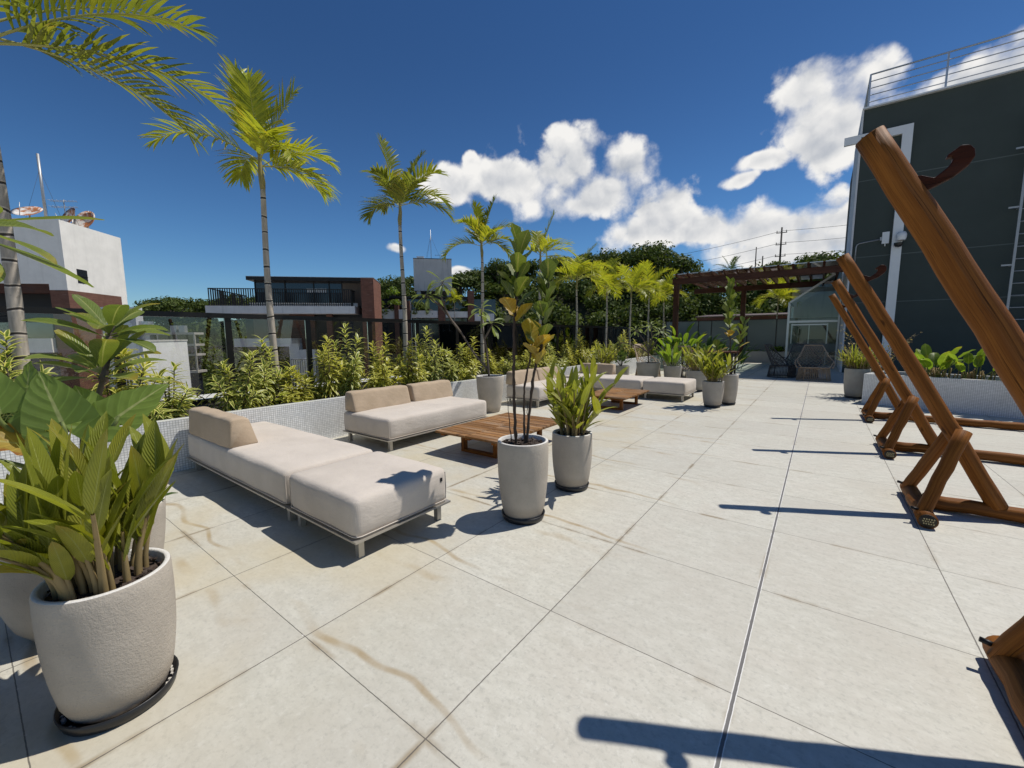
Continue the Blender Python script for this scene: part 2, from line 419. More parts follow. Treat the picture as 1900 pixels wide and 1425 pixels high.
M['studs'] = mat_plain('brass_studs', (0.42, 0.36, 0.20), 0.5, 0.3)
M['bolt'] = mat_plain('black_bolt', (0.015, 0.015, 0.016), 0.45, 0.6)
M['pot'] = mat_pot('cement_pot', (0.46, 0.41, 0.345))
M['pot_grey'] = mat_pot('grey_cement_pot', (0.37, 0.35, 0.31))
M['rim'] = mat_pot('pale_pot_rim', (0.68, 0.66, 0.62), 0.0)
M['saucer'] = mat_plain('black_plastic', (0.016, 0.016, 0.017), 0.4, 0, 0.3, 20)
M['pebble'] = mat_plain('white_pebbles', (0.55, 0.52, 0.47), 0.7, 0, 0.3, 90, 1.0, 90)
M['railmetal'] = mat_plain('bronze_rail', (0.020, 0.017, 0.015), 0.35, 0.5, 0.25, 8)
M['tinted'] = mat_glass('tinted_glass', (0.89, 0.895, 0.885), 1.5)
M['frost'] = None
M['clear'] = mat_glass('clear_glass', (0.80, 0.88, 0.86), 1.6)
M['alu'] = mat_plain('aluminium', (0.52, 0.53, 0.54), 0.35, 0.75, 0.08, 8)
M['white_metal'] = mat_plain('white_metal', (0.70, 0.71, 0.72), 0.4, 0.1, 0.05, 6)
M['grey_metal'] = mat_plain('galvanised_metal', (0.36, 0.37, 0.38), 0.45, 0.5, 0.12, 10)
M['green_wall'] = mat_wall('dark_green_render', (0.052, 0.066, 0.061), 0.35, (2.63, 4.29, 7.0), (0.12, 0.14, 0.135), 0.8, (0.05, 0.062, 0.06))
M['pale_wall'] = mat_wall('pale_side_render', (0.60, 0.61, 0.63), 0.15)
M['white_wall'] = mat_wall('white_render', (0.82, 0.79, 0.72), 0.22, None, None, 0.9, (0.42, 0.40, 0.36))
M['white_wall2'] = mat_wall('white_render_clean', (0.80, 0.79, 0.76), 0.15, None, None, 0.9, (0.5, 0.48, 0.44))
M['concrete'] = mat_wall('grey_concrete', (0.56, 0.54, 0.51), 0.5, None, None, 0.9, (0.16, 0.15, 0.14))
M['band'] = mat_wall('pale_band', (0.70, 0.69, 0.66), 0.35, None, None, 0.9, (0.30, 0.29, 0.27))
M['brick'] = mat_brick('brown_brick', (0.20, 0.095, 0.065), (0.15, 0.07, 0.05), (0.13, 0.08, 0.06))
M['brick_red'] = mat_brick('red_brick', (0.23, 0.10, 0.065), (0.17, 0.075, 0.05), (0.16, 0.10, 0.08), 0.3, 0.09)
M['dark'] = mat_plain('near_black_fill', (0.012, 0.012, 0.014), 0.6, 0, 0.3, 3)  # near-black; puts the shade of the balcony recesses into the colour
M['pane'] = mat_plain('dark_window_pane', (0.020, 0.024, 0.032), 0.06, 0, 0.4, 2, 0, 1, 0.8)
M['curtain'] = mat_plain('brown_curtain', (0.17, 0.13, 0.10), 0.9, 0, 0.35, 3, 0, 1, 0.3, 0, (8, 8, 0.2))
M['pergola'] = mat_wood('pergola_timber', (0.066, 0.026, 0.015), (0.095, 0.037, 0.020), (0.07, 0.022, 0.013), 0.55, 0.1, 6, 1.0)
M['roof'] = mat_plain('brown_roof_sheet', (0.075, 0.045, 0.032), 0.6, 0, 0.3, 4)
M['beige_wall'] = mat_wall('beige_wall', (0.42, 0.39, 0.35), 0.25)
M['wire'] = mat_plain('black_cable', (0.02, 0.02, 0.02), 0.6)
M['pole'] = mat_plain('dark_pole', (0.05, 0.045, 0.04), 0.8)
M['dish'] = mat_plain('rusty_dish', (0.62, 0.58, 0.53), 0.6, 0, 0.1, 3)
def _dish():
    m, t, o = new_mat('rust_stained_dish')
    co = t.new('ShaderNodeTexCoord').outputs['Object']
    c = t.mix(t.ramp(t.noise(co, 3.5, 4), 0.46, 0.58), (0.72, 0.69, 0.64), (0.42, 0.16, 0.06))
    p = principled(t, c, 0.6); t.l.new(p.outputs[0], o.inputs[0]); return m
M['dish'] = _dish()
def _frost():
    m, t, o = new_mat('frosted_glass')
    p = principled(t, (0.20, 0.23, 0.235), 0.25, 0, 0.6)
    tr = t.new('ShaderNodeBsdfTransparent'); t.put(tr.inputs[0], (0.62, 0.68, 0.68))
    mx = t.new('ShaderNodeMixShader'); mx.inputs[0].default_value = 0.45
    t.l.new(p.outputs[0], mx.inputs[1]); t.l.new(tr.outputs[0], mx.inputs[2]); t.l.new(mx.outputs[0], o.inputs[0]); return m
M['frost'] = _frost()
def _stem(name, c, ring, rc, band=0.12):
    """ringed palm trunk: leaf-scar rings along v"""
    m, t, o = new_mat(name)
    uv = t.new('ShaderNodeUVMap').outputs[0]
    u, v, _ = t.xyz(uv)
    co = t.new('ShaderNodeTexCoord').outputs['Object']
    w = t.m('ADD', t.m('DIVIDE', v, ring), t.m('MULTIPLY', t.noise(co, 3.0, 2), 0.5))
    d = t.m('ABSOLUTE', t.m('SUBTRACT', t.m('FRACT', w), 0.5))
    col = t.mix(t.ramp(t.noise(t.v('MULTIPLY', co, (6, 6, 1)), 4, 5), 0.3, 0.7), tuple(k * 0.75 for k in c), tuple(k * 1.2 for k in c))
    col = t.mix(t.ramp(t.noise(co, 14, 4), 0.62, 0.72, 0, 0.6), col, tuple(k * 0.45 for k in c))
    r = t.ramp(d, 0.06, 0.035)
    col = t.mix(r, col, rc)
    col = t.mix(t.m('MULTIPLY', t.ramp(d, 0.12, 0.07), t.m('SUBTRACT', 1.0, r)), col, tuple(min(1, k * 1.3) for k in c))
    p = principled(t, col, 0.75, 0, 0.3, t.m('SUBTRACT', 1.0, r), 0.6, 0.006)
    t.l.new(p.outputs[0], o.inputs[0]); return m
M['trunk'] = _stem('ringed_palm_trunk', (0.42, 0.37, 0.31), 0.25, (0.05, 0.042, 0.036))
M['shaft'] = mat_plain('palm_crownshaft', (0.24, 0.21, 0.085), 0.5, 0, 0.3, 5, 0, 1, 0.4, 0, (6, 6, 0.6))
M['rachis'] = mat_plain('palm_rachis', (0.34, 0.33, 0.10), 0.5, 0, 0.2, 8)
M['palm_yellow'] = mat_leaf('palm_leaf_yellow', (0.27, 0.325, 0.03), (0.44, 0.43, 0.036), None, None, 0.2, 0.5, 0.4, 0, (0.40, 0.25, 0.03))
M['palm_green'] = mat_leaf('palm_leaf_green', (0.15, 0.20, 0.028), (0.30, 0.30, 0.035), None, None, 0.2, 0.45, 0.38, 0, (0.30, 0.20, 0.04))
M['drac'] = mat_leaf('variegated_leaf', (0.115, 0.185, 0.028), (0.22, 0.27, 0.034), None, (0.80, 0.76, 0.26), 0.29, 0.36, 0.38)
M['drac_y'] = mat_leaf('variegated_leaf_yellow', (0.19, 0.23, 0.028), (0.34, 0.35, 0.036), None, (0.80, 0.74, 0.2), 0.29, 0.36, 0.38)
M['ginger'] = mat_leaf('ginger_leaf', (0.21, 0.245, 0.03), (0.35, 0.345, 0.042), (0.36, 0.38, 0.10), None, 0.2, 0.40, 0.36, 16, (0.34, 0.27, 0.05))
M['yginger'] = mat_leaf('yellowing_ginger_leaf', (0.36, 0.32, 0.035), (0.44, 0.36, 0.04), (0.46, 0.42, 0.12), None, 0.2, 0.42, 0.4, 14, (0.45, 0.24, 0.05), 0.3)
M['gstem'] = mat_plain('ginger_stem', (0.26, 0.19, 0.085), 0.6, 0, 0.55, 9, 0, 1, 0.3, 0, (1, 1, 0.4))
M['aloc'] = mat_leaf('elephant_ear_leaf', (0.155, 0.23, 0.05), (0.20, 0.28, 0.06), (0.36, 0.40, 0.17), None, 0.2, 0.45, 0.45, 7)
M['aloc_old'] = mat_leaf('yellowing_leaf', (0.36, 0.26, 0.05), (0.40, 0.28, 0.06), (0.42, 0.36, 0.12), (0.30, 0.13, 0.035), 0.16, 0.45, 0.55, 7, None, 0.6)
M['petiole'] = mat_plain('green_petiole', (0.17, 0.21, 0.06), 0.5, 0, 0.2, 8)
M['plum'] = mat_leaf('frangipani_leaf', (0.125, 0.18, 0.04), (0.22, 0.26, 0.045), (0.33, 0.35, 0.12), None, 0.2, 0.42, 0.42, 14, (0.32, 0.24, 0.04))
M['plum_grey'] = mat_leaf('frangipani_leaf_pale', (0.18, 0.235, 0.075), (0.25, 0.30, 0.10), (0.30, 0.32, 0.14), None, 0.2, 0.35, 0.42, 12)
M['twig'] = mat_plain('grey_brown_stem', (0.115, 0.09, 0.07), 0.85, 0, 0.5, 14, 0.7, 60)
M['darktwig'] = mat_plain('dark_knobbly_stem', (0.055, 0.037, 0.026), 0.85, 0, 0.5, 25, 1.0, 70)
M['fiddle'] = mat_leaf('fiddle_leaf', (0.10, 0.145, 0.022), (0.16, 0.20, 0.03), (0.28, 0.27, 0.08), None, 0.2, 0.30, 0.5, 6, None, 0, 0.35)
M['fiddle_y'] = mat_leaf('fiddle_leaf_yellow', (0.36, 0.28, 0.035), (0.42, 0.25, 0.02), (0.45, 0.40, 0.10), None, 0.2, 0.4, 0.4, 6, None, 0.5)
M['broad'] = mat_leaf('broad_bright_leaf', (0.14, 0.23, 0.022), (0.22, 0.31, 0.03), (0.30, 0.36, 0.08), None, 0.2, 0.5, 0.38, 12, (0.36, 0.32, 0.03))
M['broad_d'] = mat_leaf('broad_dark_leaf', (0.05, 0.095, 0.020), (0.095, 0.15, 0.03), (0.16, 0.20, 0.06), None, 0.2, 0.35, 0.4, 12)
M['dryleaf'] = mat_leaf('small_dry_leaf', (0.22, 0.17, 0.07), (0.30, 0.24, 0.10), None, None, 0.2, 0.35, 0.6)
M['flower'] = mat_plain('frangipani_flower', (0.78, 0.62, 0.58), 0.6, 0, 0.1)
M['forest'] = mat_leaf('forest_leaf', (0.056, 0.088, 0.018), (0.118, 0.152, 0.034), None, None, 0.2, 0.25, 0.6, 0, None, 0, 0.2)
M['forest_l'] = mat_leaf('forest_leaf_light', (0.09, 0.13, 0.022), (0.15, 0.185, 0.036), None, None, 0.2, 0.3, 0.6, 0, None, 0, 0.2)
M['treetrunk'] = mat_plain('tree_bark', (0.09, 0.075, 0.06), 0.9, 0, 0.4, 3)
M['earth'] = mat_plain('forest_floor', (0.035, 0.040, 0.018), 0.95, 0, 0.5, 0.5)
M['cityground'] = mat_plain('street_ground', (0.42, 0.40, 0.37), 0.9, 0, 0.3, 0.05)
M['cord'] = mat_plain('brown_cord', (0.34, 0.25, 0.17), 0.7, 0, 0.3, 30)
M['darkcord'] = mat_plain('black_cord', (0.07, 0.06, 0.052), 0.6, 0, 0.3, 30)
M['tubeframe'] = mat_plain('bronze_tube', (0.22, 0.17, 0.13), 0.4, 0.4, 0.15, 10)
# ------------------------------------------------------------------ mesh builder
def V(*a): return np.array(a, float)
def nrm(a):
    a = np.asarray(a, float); l = math.sqrt(float(a @ a)); return a / l if l > 1e-9 else a
def cross(a, b): return np.array((a[1]*b[2]-a[2]*b[1], a[2]*b[0]-a[0]*b[2], a[0]*b[1]-a[1]*b[0]))

class MB:
    """collects shapes; build() links them as ONE mesh object"""
    def __init__(self): self.v = []; self.f = []; self.uv = []; self.mi = []; self.n = 0; self.cur = 0
    def add(self, verts, faces, uvs=None):
        b = self.n
        self.v.append(np.asarray(verts, float).reshape(-1, 3)); self.n += len(self.v[-1])
        for i, fc in enumerate(faces):
            self.f.append([b + k for k in fc])
            self.uv.append([uvs[k] for k in fc] if uvs is not None else [(0.5, 0.5)] * len(fc))
            self.mi.append(self.cur)
        return b
    def box(self, c, s, rz=0.0, mat=None):
        c = V(*c); h = V(*s) / 2
        P = np.array([[x, y, z] for z in (-1, 1) for y in (-1, 1) for x in (-1, 1)], float) * h
        if mat is not None: P = P @ np.asarray(mat).T
        elif rz: P = P @ np.array([[math.cos(rz), -math.sin(rz), 0], [math.sin(rz), math.cos(rz), 0], [0, 0, 1]]).T
        F = [(0, 2, 3, 1), (4, 5, 7, 6), (0, 1, 5, 4), (1, 3, 7, 5), (3, 2, 6, 7), (2, 0, 4, 6)]
        for fc in F:
            p = P[list(fc)]
            e1, e2 = p[1] - p[0], p[2] - p[1]
            l1, l2 = np.linalg.norm(e1), np.linalg.norm(e2)
            if l1 >= l2: uv = [(0, 0), (0, l1), (l2, l1), (l2, 0)]
            else: uv = [(0, 0), (l1, 0), (l1, l2), (0, l2)]
            self.add(p + c, [(0, 1, 2, 3)], uv)
    def box_w(self, c, s, rz=0.0):
        """box with shared corners (one island)"""
        c = V(*c); h = V(*s) / 2
        P = np.array([[x, y, z] for z in (-1, 1) for y in (-1, 1) for x in (-1, 1)], float) * h
        ax = int(np.argmax(s)); oa = [k for k in range(3) if k != ax]
        uv = [(p[oa[0]] + p[oa[1]], p[ax]) for p in P]
        if rz: P = P @ np.array([[math.cos(rz), -math.sin(rz), 0], [math.sin(rz), math.cos(rz), 0], [0, 0, 1]]).T
        self.add(P + c, [(0, 2, 3, 1), (4, 5, 7, 6), (0, 1, 5, 4), (1, 3, 7, 5), (3, 2, 6, 7), (2, 0, 4, 6)], uv)
    def tube(self, pts, r, n=8, cap=True, uvlen=True):
        pts = np.asarray(pts, float); k = len(pts)
        r = np.full(k, r) if np.isscalar(r) else np.asarray(r, float)
        tan = np.gradient(pts, axis=0); rows = []; uvs = []
        t0 = nrm(tan[0]); ref = V(0, 0, 1) if abs(t0[2]) < 0.9 else V(1, 0, 0)
        a = nrm(cross(ref, t0)); L = 0.0
        ang = np.linspace(0, 2 * math.pi, n + 1)
        for i in range(k):
            t = nrm(tan[i]); a = nrm(a - t * (a @ t)); b = cross(t, a)
            if i: L += np.linalg.norm(pts[i] - pts[i - 1])
            for q in range(n + 1):
                rows.append(pts[i] + r[i] * (math.cos(ang[q]) * a + math.sin(ang[q]) * b)); uvs.append((q / n, L))
        F = []
        for i in range(k - 1):
            for q in range(n):
                s = i * (n + 1) + q
                F.append((s, s + 1, s + n + 2, s + n + 1))
        if cap:
            F.append(tuple(range(n - 1, -1, -1))); s = (k - 1) * (n + 1); F.append(tuple(range(s, s + n)))
        self.add(rows, F, uvs)
    def lathe(self, prof, n=40, c=(0, 0, 0), wob=0.0, seed=0):
        c = V(*c); rows = []; uvs = []; F = []
        rg = random.Random(seed); L = 0
        for i, (r, z) in enumerate(prof):
            if i: L += math.hypot(r - prof[i-1][0], z - prof[i-1][1])
            for q in range(n):
                a = 2 * math.pi * q / n
                rows.append(c + V(r * math.cos(a), r * math.sin(a), z)); uvs.append((q / n, L))
        for i in range(len(prof) - 1):
            for q in range(n):
                s = i * n; F.append((s + q, s + (q + 1) % n, s + n + (q + 1) % n, s + n + q))
        self.add(rows, F, uvs)
    def disc(self, c, r, n=32, flip=False):
        c = V(*c); P = [c + V(r * math.cos(2*math.pi*q/n), r * math.sin(2*math.pi*q/n), 0) for q in range(n)]
        self.add(P, [tuple(range(n))], [(0.5, 0.5)] * n)
    def prism(self, poly, thick, o, ex, ey):
        """polygon (2d) extruded +-thick/2 about the plane at o with axes ex, ey"""
        ex, ey = V(*ex), V(*ey); ez = nrm(cross(ex, ey)); o = V(*o); n = len(poly)
        A = [o + ex * p[0] + ey * p[1] - ez * thick / 2 for p in poly]; B = [p + ez * thick for p in A]
        uv = [(p[1] * 3, p[0]) for p in poly] * 2
        F = [tuple(range(n - 1, -1, -1)), tuple(range(n, 2 * n))]
        F += [(i, (i + 1) % n, n + (i + 1) % n, n + i) for i in range(n)]
        self.add(A + B, F, uv)
    def quad(self, p): self.add(p, [(0, 1, 2, 3)], [(0, 0), (1, 0), (1, 1), (0, 1)])
    def leaf(self, p, d, up, L, Wd, droop=0.6, fold=0.35, shape='lance', n=5, twist=0.0, wav=0.0, rg=random, side=None):
        p = np.asarray(p, float); d = nrm(d); up = np.asarray(up, float)
        if side is None:
            side = cross(d, up)
            if side @ side < 1e-4: side = cross(d, V(1, 0.3, 0))
        side = nrm(side - d * (np.asarray(side) @ d)); step = L / n; rows = []; uv = []
        for i in range(n + 1):
            t = i / n
            w = Wd * 0.5 * SHAPES[shape](t)
            if twist:
                side = nrm(side + cross(d, side) * twist / n)
            nn = cross(side, d)
            if nn[2] < 0 and not twist: nn = nn * 1.0
            cf = math.cos(fold); sf = math.sin(fold)
            wv = wav * math.sin(t * 17 + L * 50) if wav else 0
            rows += [p - side * w * cf + nn * (w * sf + wv), p, p + side * w * cf + nn * (w * sf - wv)]
            uv += [(0, t), (0.5, t), (1, t)]
            d = nrm(d + V(0, 0, -1) * droop * (0.4 + 1.2 * t) / n)
            side = nrm(side - d * (side @ d))
            p = p + d * step
        F = []
        for i in range(n):
            s = 3 * i; F += [(s, s + 1, s + 4, s + 3), (s + 1, s + 2, s + 5, s + 4)]
        self.add(rows, F, uv)
    def build(self, name, mat, parent=None, smooth=True, bevel=0.0, loc=None, seg=2, sub=0):
        me = bpy.data.meshes.new(name)
        v = np.concatenate(self.v) if self.v else np.zeros((0, 3))
        me.vertices.add(len(v)); me.vertices.foreach_set('co', v.astype(np.float32).ravel())
        ls = np.array([len(f) for f in self.f], np.int32)
        lv = np.fromiter((k for f in self.f for k in f), np.int32, int(ls.sum()))
        me.loops.add(len(lv)); me.loops.foreach_set('vertex_index', lv)
        me.polygons.add(len(ls)); me.polygons.foreach_set('loop_start', np.concatenate(([0], np.cumsum(ls)[:-1])).astype(np.int32))
        me.polygons.foreach_set('loop_total', ls)
        me.polygons.foreach_set('use_smooth', np.full(len(ls), bool(smooth)))
        ul = me.uv_layers.new(name='UVMap')
        ul.data.foreach_set('uv', np.array([c for f in self.uv for c in f], np.float32).ravel())
        mats = mat if isinstance(mat, (list, tuple)) else [mat]
        for mm in mats: me.materials.append(mm)
        if len(mats) > 1: me.polygons.foreach_set('material_index', np.array(self.mi, np.int32))
        me.update(calc_edges=True); me.validate()
        o = bpy.data.objects.new(name, me); C.objects.link(o)
        if parent is not None: o.parent = parent
        if loc is not None: o.location = loc
        if bevel:
            b = o.modifiers.new('bevel', 'BEVEL'); b.width = bevel; b.segments = seg; b.limit_method = 'ANGLE'; b.angle_limit = rad(35)
        if sub:
            s = o.modifiers.new('sub', 'SUBSURF'); s.levels = sub; s.render_levels = sub
        return o

def _lance(t): return max(0.03, math.sin(math.pi * min(1, t ** 0.75)) ** 0.8 if t < 1 else 0.0)
def _ginger(t): return max(0.04, (math.sin(math.pi * t ** 0.72)) ** 0.62) if t < 1 else 0.02
def _obov(t): return max(0.05, math.sin(math.pi * t ** 1.55) ** 0.55) if t < 1 else 0.25
def _fiddle(t): return (0.10, 0.55, 0.62, 0.80, 1.0, 1.0, 0.62, 0.12)[min(7, int(t * 7 + 1e-6))]
def _strap(t): return max(0.02, (1 - t ** 3.0) * (0.45 + 0.55 * min(1, t * 4)))
def _frondlet(t): return max(0.03, (1 - t) ** 0.55 * min(1, 0.35 + t * 3.5))
def _paddle(t): return max(0.04, math.sin(math.pi * min(1, t ** 0.9)) ** 0.5) if t < 1 else 0.03
SHAPES = dict(lance=_lance, ginger=_ginger, obov=_obov, fiddle=_fiddle, strap=_strap, frondlet=_frondlet, paddle=_paddle)

# ------------------------------------------------------------------ things
def tag(o, label, cat, group=None):
    o['label'] = label; o['category'] = cat
    if group: o['group'] = group
    return o
def thing(name, label, cat, loc=(0, 0, 0), rz=0.0, group=None):
    o = bpy.data.objects.new(name, None); C.objects.link(o); o.empty_display_size = 0.1
    o.location = loc; o.rotation_euler = (0, 0, rz)
    return tag(o, label, cat, group)
def structure(o): o['kind'] = 'structure'; return o
def stuff(o): o['kind'] = 'stuff'; return o
def dup(root, loc, rz=0.0, sc=1.0, label=None, group=None):
    r = root.copy(); C.objects.link(r); r.location = loc; r.rotation_euler = (0, 0, rz)
    r.scale = (sc, sc, sc) if np.isscalar(sc) else sc
    if label: r['label'] = label
    if group: r['group'] = group
    for ch in list(root.children):
        c = ch.copy(); C.objects.link(c); c.parent = r
        for g in list(ch.children):
            d = g.copy(); C.objects.link(d); d.parent = c
    return r

# ================================================================== SETTING
def big_plane(name, x0, x1, y0, y1, z, mat):
    b = MB(); b.quad([(x0, y0, z), (x1, y0, z), (x1, y1, z), (x0, y1, z)])
    return structure(b.build(name, mat, None, False))
big_plane('ground', -900, 900, -900, 900, -14.0, M['cityground'])
b = MB(); b.box((2.6, 11.0, -0.15), (22.4, 42.0, 0.3))
structure(b.build('terrace_floor', M['floor'], None, False))
b = MB(); b.box((2.6, 11.0, -7.2), (21.8, 41.4, 13.7))
tag(b.build('roof_block', M['white_wall2'], None, False), 'white building body that carries the tiled roof terrace', 'building')
# white ledge outside the glass
b = MB(); b.box((-9.25, 10.0, 0.08), (1.1, 40.0, 0.6)); 
tag(b.build('parapet_ledge', M['white_wall2'], None, False, 0.01), 'low white ledge running along outside the glass railing', 'ledge')

# ---- long mosaic planter
t = thing('planter_wall', 'long white mosaic planter along the glass railing, palms in it', 'planter', (-5.75, 0, 0))
b = MB(); b.box((-0.06, 11.0, 0.295), (0.12, 30.0, 0.59)); b.box((-1.78, 11.0, 0.24), (0.12, 30.0, 0.48)); b.box((-0.92, 25.94, 0.28), (1.60, 0.12, 0.56)); b.box((-0.92, -3.94, 0.28), (1.60, 0.12, 0.56))
b.build('planter_side', M['mosaic'], t, False, 0.004)
rg = random.Random(5); b = MB()
ny, nx = 90, 6
for i in range(ny + 1):
    pass
P = [(-0.122 - 1.596 * j / nx, -3.88 + 29.76 * i / ny, 0.50 + rg.uniform(-0.025, 0.03)) for i in range(ny + 1) for j in range(nx + 1)]
b.add(P, [(i*(nx+1)+j, (i+1)*(nx+1)+j, (i+1)*(nx+1)+j+1, i*(nx+1)+j+1) for i in range(ny) for j in range(nx)], [(0.5, 0.5)] * len(P))
b.build('soil', M['soil'], t)

# ---- glass railing on the planter
t = thing('glass_railing', 'bronze framed railing of dark tinted glass behind the planter', 'railing', (-7.75, 0, 0))
b = MB(); b.box((0, 11.3, 1.855), (0.09, 30.5, 0.075)); b.build('top_rail', M['railmetal'], t, False, 0.006)
b = MB(); b.box((0, 11.3, 0.50), (0.09, 30.5, 0.09)); b.build('bottom_rail', M['railmetal'], t, False, 0.006)
ys = [-3.9, -2.6, -1.3, 0.0, 1.31, 2.66, 3.97, 5.3, 6.6, 7.95, 9.3, 10.6, 11.9, 13.2, 14.5, 15.9, 17.2, 18.6, 20.0, 21.4, 22.8, 24.2, 25.6]
for y in ys:
    b = MB(); b.box((0, y, 1.186), (0.05, 0.09, 1.28)); b.build('post', M['railmetal'], t, False, 0.004)
for y0, y1 in zip(ys[:-1], ys[1:]):
    b = MB(); b.box((0.0, (y0 + y1) / 2, 1.186), (0.010, y1 - y0 - 0.096, 1.276)); b.build('glass_panel', M['tinted'], t, False)
# ================================================================== DARK BUILDING ON THE RIGHT
bx, by, bh = 0.74, 20.3, 9.45
t = thing('rooftop_building', 'tall dark green rendered building with a metal roof railing', 'building', (bx, by, 0))
b = MB(); b.box((6.5, 4.5, bh / 2), (13.0, 9.0, bh)); b.build('wall', M['green_wall'], t, False)
b = MB(); b.box((-0.03, 2.1, bh / 2 + 0.01), (0.054, 4.3, bh)); b.build('corner_panel', M['pale_wall'], t, False)
b = MB(); b.box((6.5, 0.02, bh + 0.03), (13.1, 0.30, 0.05)); b.build('coping', M['white_metal'], t, False, 0.005)
rl = thing('roof_railing', 'pale five bar metal railing on top of the dark green building', 'railing', (bx, by, bh + 0.06))
for i in range(7):
    b = MB(); b.box((0.10 + 1.94 * i, 0.05, 0.57), (0.05, 0.05, 1.12)); b.build('post', M['alu'], rl, False)
for i in range(1, 5):
    b = MB(); b.box((0.10, 0.05 + 2.0 * i, 0.57), (0.05, 0.05, 1.12)); b.build('post', M['alu'], rl, False)
for k, zz in enumerate((0.20, 0.43, 0.66, 0.89, 1.12)):
    r = 0.016 if k < 4 else 0.026
    b = MB(); b.tube([(0.10, 8.1, zz), (0.10, 0.05, zz)], r, 6); b.tube([(0.10, 0.05, zz), (12.5, 0.05, zz)], r, 6); b.build('rail_bar', M['alu'], rl)
dp = thing('duct_cover', 'flat white metal duct running sideways then down the dark green wall', 'duct', (bx, by, 0))
b = MB(); b.box((0.4225, -0.06, 8.47), (1.845, 0.12, 0.27)); b.build('top_run', M['white_metal'], dp, False, 0.006)
b = MB(); b.box((1.21, -0.0625, 4.27), (0.27, 0.125, 8.13)); b.build('down_run', M['white_metal'], dp, False, 0.006)
b = MB(); b.box((0.06, -0.126, 8.46), (0.16, 0.012, 0.08)); b.build('dark_plate', M['bolt'], dp, False)
t = thing('security_camera', 'white round security camera mounted on the white duct', 'camera', (bx + 1.28, by - 0.13, 4.72))
b = MB(); b.lathe([(0.001, 0.30), (0.10, 0.28), (0.14, 0.20), (0.14, 0.10), (0.12, 0.02), (0.12, 0.0)], 20, (0.02, -0.12, 0)); b.build('housing', M['white_metal'], t)
b = MB(); b.lathe([(0.125, 0.02), (0.115, -0.06), (0.08, -0.11), (0.001, -0.13)], 20, (-0.04, -0.14, -0.10)); b.build('dome', M['saucer'], t)
t = thing('wall_box', 'small white box fixed on the dark wall beside the white duct', 'junction box', (bx + 0.90, by, 4.72))
b = MB(); b.box((0, -0.05, 0.17), (0.19, 0.10, 0.40)); b.build('body', M['white_metal'], t, False, 0.012)
b = MB(); b.tube([(0, -0.05, -0.03), (0, -0.05, -0.12)], 0.02, 8); b.build('gland', M['white_metal'], t)
t = thing('conduit', 'grey bent cable conduit on the dark wall near its left corner', 'conduit', (bx, by, 0))
b = MB(); b.tube([(0.10, -0.03, 3.95), (0.10, -0.03, 4.66), (0.12, -0.03, 4.74), (0.19, -0.03, 4.79), (0.75, -0.03, 4.86)], 0.022, 8); b.build('pipe', M['grey_metal'], t)
b = MB(); b.box((0.80, -0.04, 4.87), (0.10, 0.08, 0.12)); b.build('end_box', M['grey_metal'], t, False, 0.006)
t = thing('wall_ladder', 'grey metal ladder bolted up the dark green wall', 'ladder', (bx, by, 0))
for xx in (3.95, 4.55):
    b = MB(); b.box((xx, -0.30, 4.95), (0.06, 0.04, 6.3)); b.build('side_rail', M['grey_metal'], t, False)
for i in range(17):
    b = MB(); b.tube([(3.95, -0.30, 1.9 + 0.375 * i), (4.55, -0.30, 1.9 + 0.375 * i)], 0.018, 6); b.build('rung', M['grey_metal'], t)
for zz in (1.85, 3.6, 5.35, 7.1):
    b = MB(); b.box((3.95, -0.14, zz), (0.04, 0.28, 0.04)); b.box((3.81, -0.30, zz), (0.22, 0.02, 0.05)); b.build('wall_bracket', M['grey_metal'], t, False)

# ================================================================== GLASSHOUSE
gx0, gx1, gy = -1.32, 0.66, 24.5
t = thing('glass_porch', 'aluminium and glass porch with a sloping glass roof beside the dark building', 'glasshouse', (gx0, gy, 0))
def bar(b, p, q, w=0.06):
    p, q = V(*p), V(*q); d = q - p; L = np.linalg.norm(d); d = d / L
    ref = V(0, 1, 0) if abs(d[1]) < 0.9 else V(1, 0, 0)
    a = nrm(cross(ref, d)); c2 = cross(d, a)
    b.box((p + q) / 2, (w, w, L), 0, np.array([a, c2, d]).T)
wI = gx1 - gx0
b = MB()
for yy in (0, 3.2):
    bar(b, (0, yy, 0), (0, yy, 3.0), 0.09); bar(b, (0, yy, 3.0), (wI, yy, 4.45), 0.09)
bar(b, (0, 0, 3.0), (0, 3.2, 3.0), 0.08); bar(b, (0.02, 0, 2.08), (wI, 0, 2.08), 0.10); bar(b, (0, 0, 2.06), (0, 3.2, 2.06), 0.06)
bar(b, (wI - 0.03, 0, 0), (wI - 0.03, 0, 4.42), 0.07)
b.build('frame', M['alu'], t, False, 0.004)
for k, yy in enumerate((0.55, 1.1, 1.65, 2.2, 2.7)):
    b = MB(); bar(b, (0.02, yy, 3.03), (wI, yy, 4.46), 0.05); b.build('rafter', M['alu'], t, False)
b = MB(); bar(b, (0.16, 0.02, 0.05), (0.16, 0.02, 1.98), 0.05); bar(b, (1.55, 0.02, 0.05), (1.55, 0.02, 1.98), 0.05); bar(b, (0.16, 0.02, 1.93), (1.55, 0.02, 1.93), 0.06); bar(b, (0.16, 0.02, 0.98), (1.55, 0.02, 0.98), 0.03); bar(b, (0.85, 0.02, 0.05), (0.85, 0.02, 1.9), 0.03); b.build('door_frame', M['alu'], t, False)
b = MB(); b.quad([(0.05, -0.005, 0.0), (wI - 0.07, -0.005, 0.0), (wI - 0.07, -0.005, 2.03), (0.05, -0.005, 2.03)])
b.add([(0.05, -0.005, 2.13), (wI - 0.07, -0.005, 2.13), (wI - 0.07, -0.005, 4.35), (0.05, -0.005, 3.0)], [(0, 1, 2, 3)], [(0, 0)] * 4)
b.build('front_pane', M['clear'], t, False)
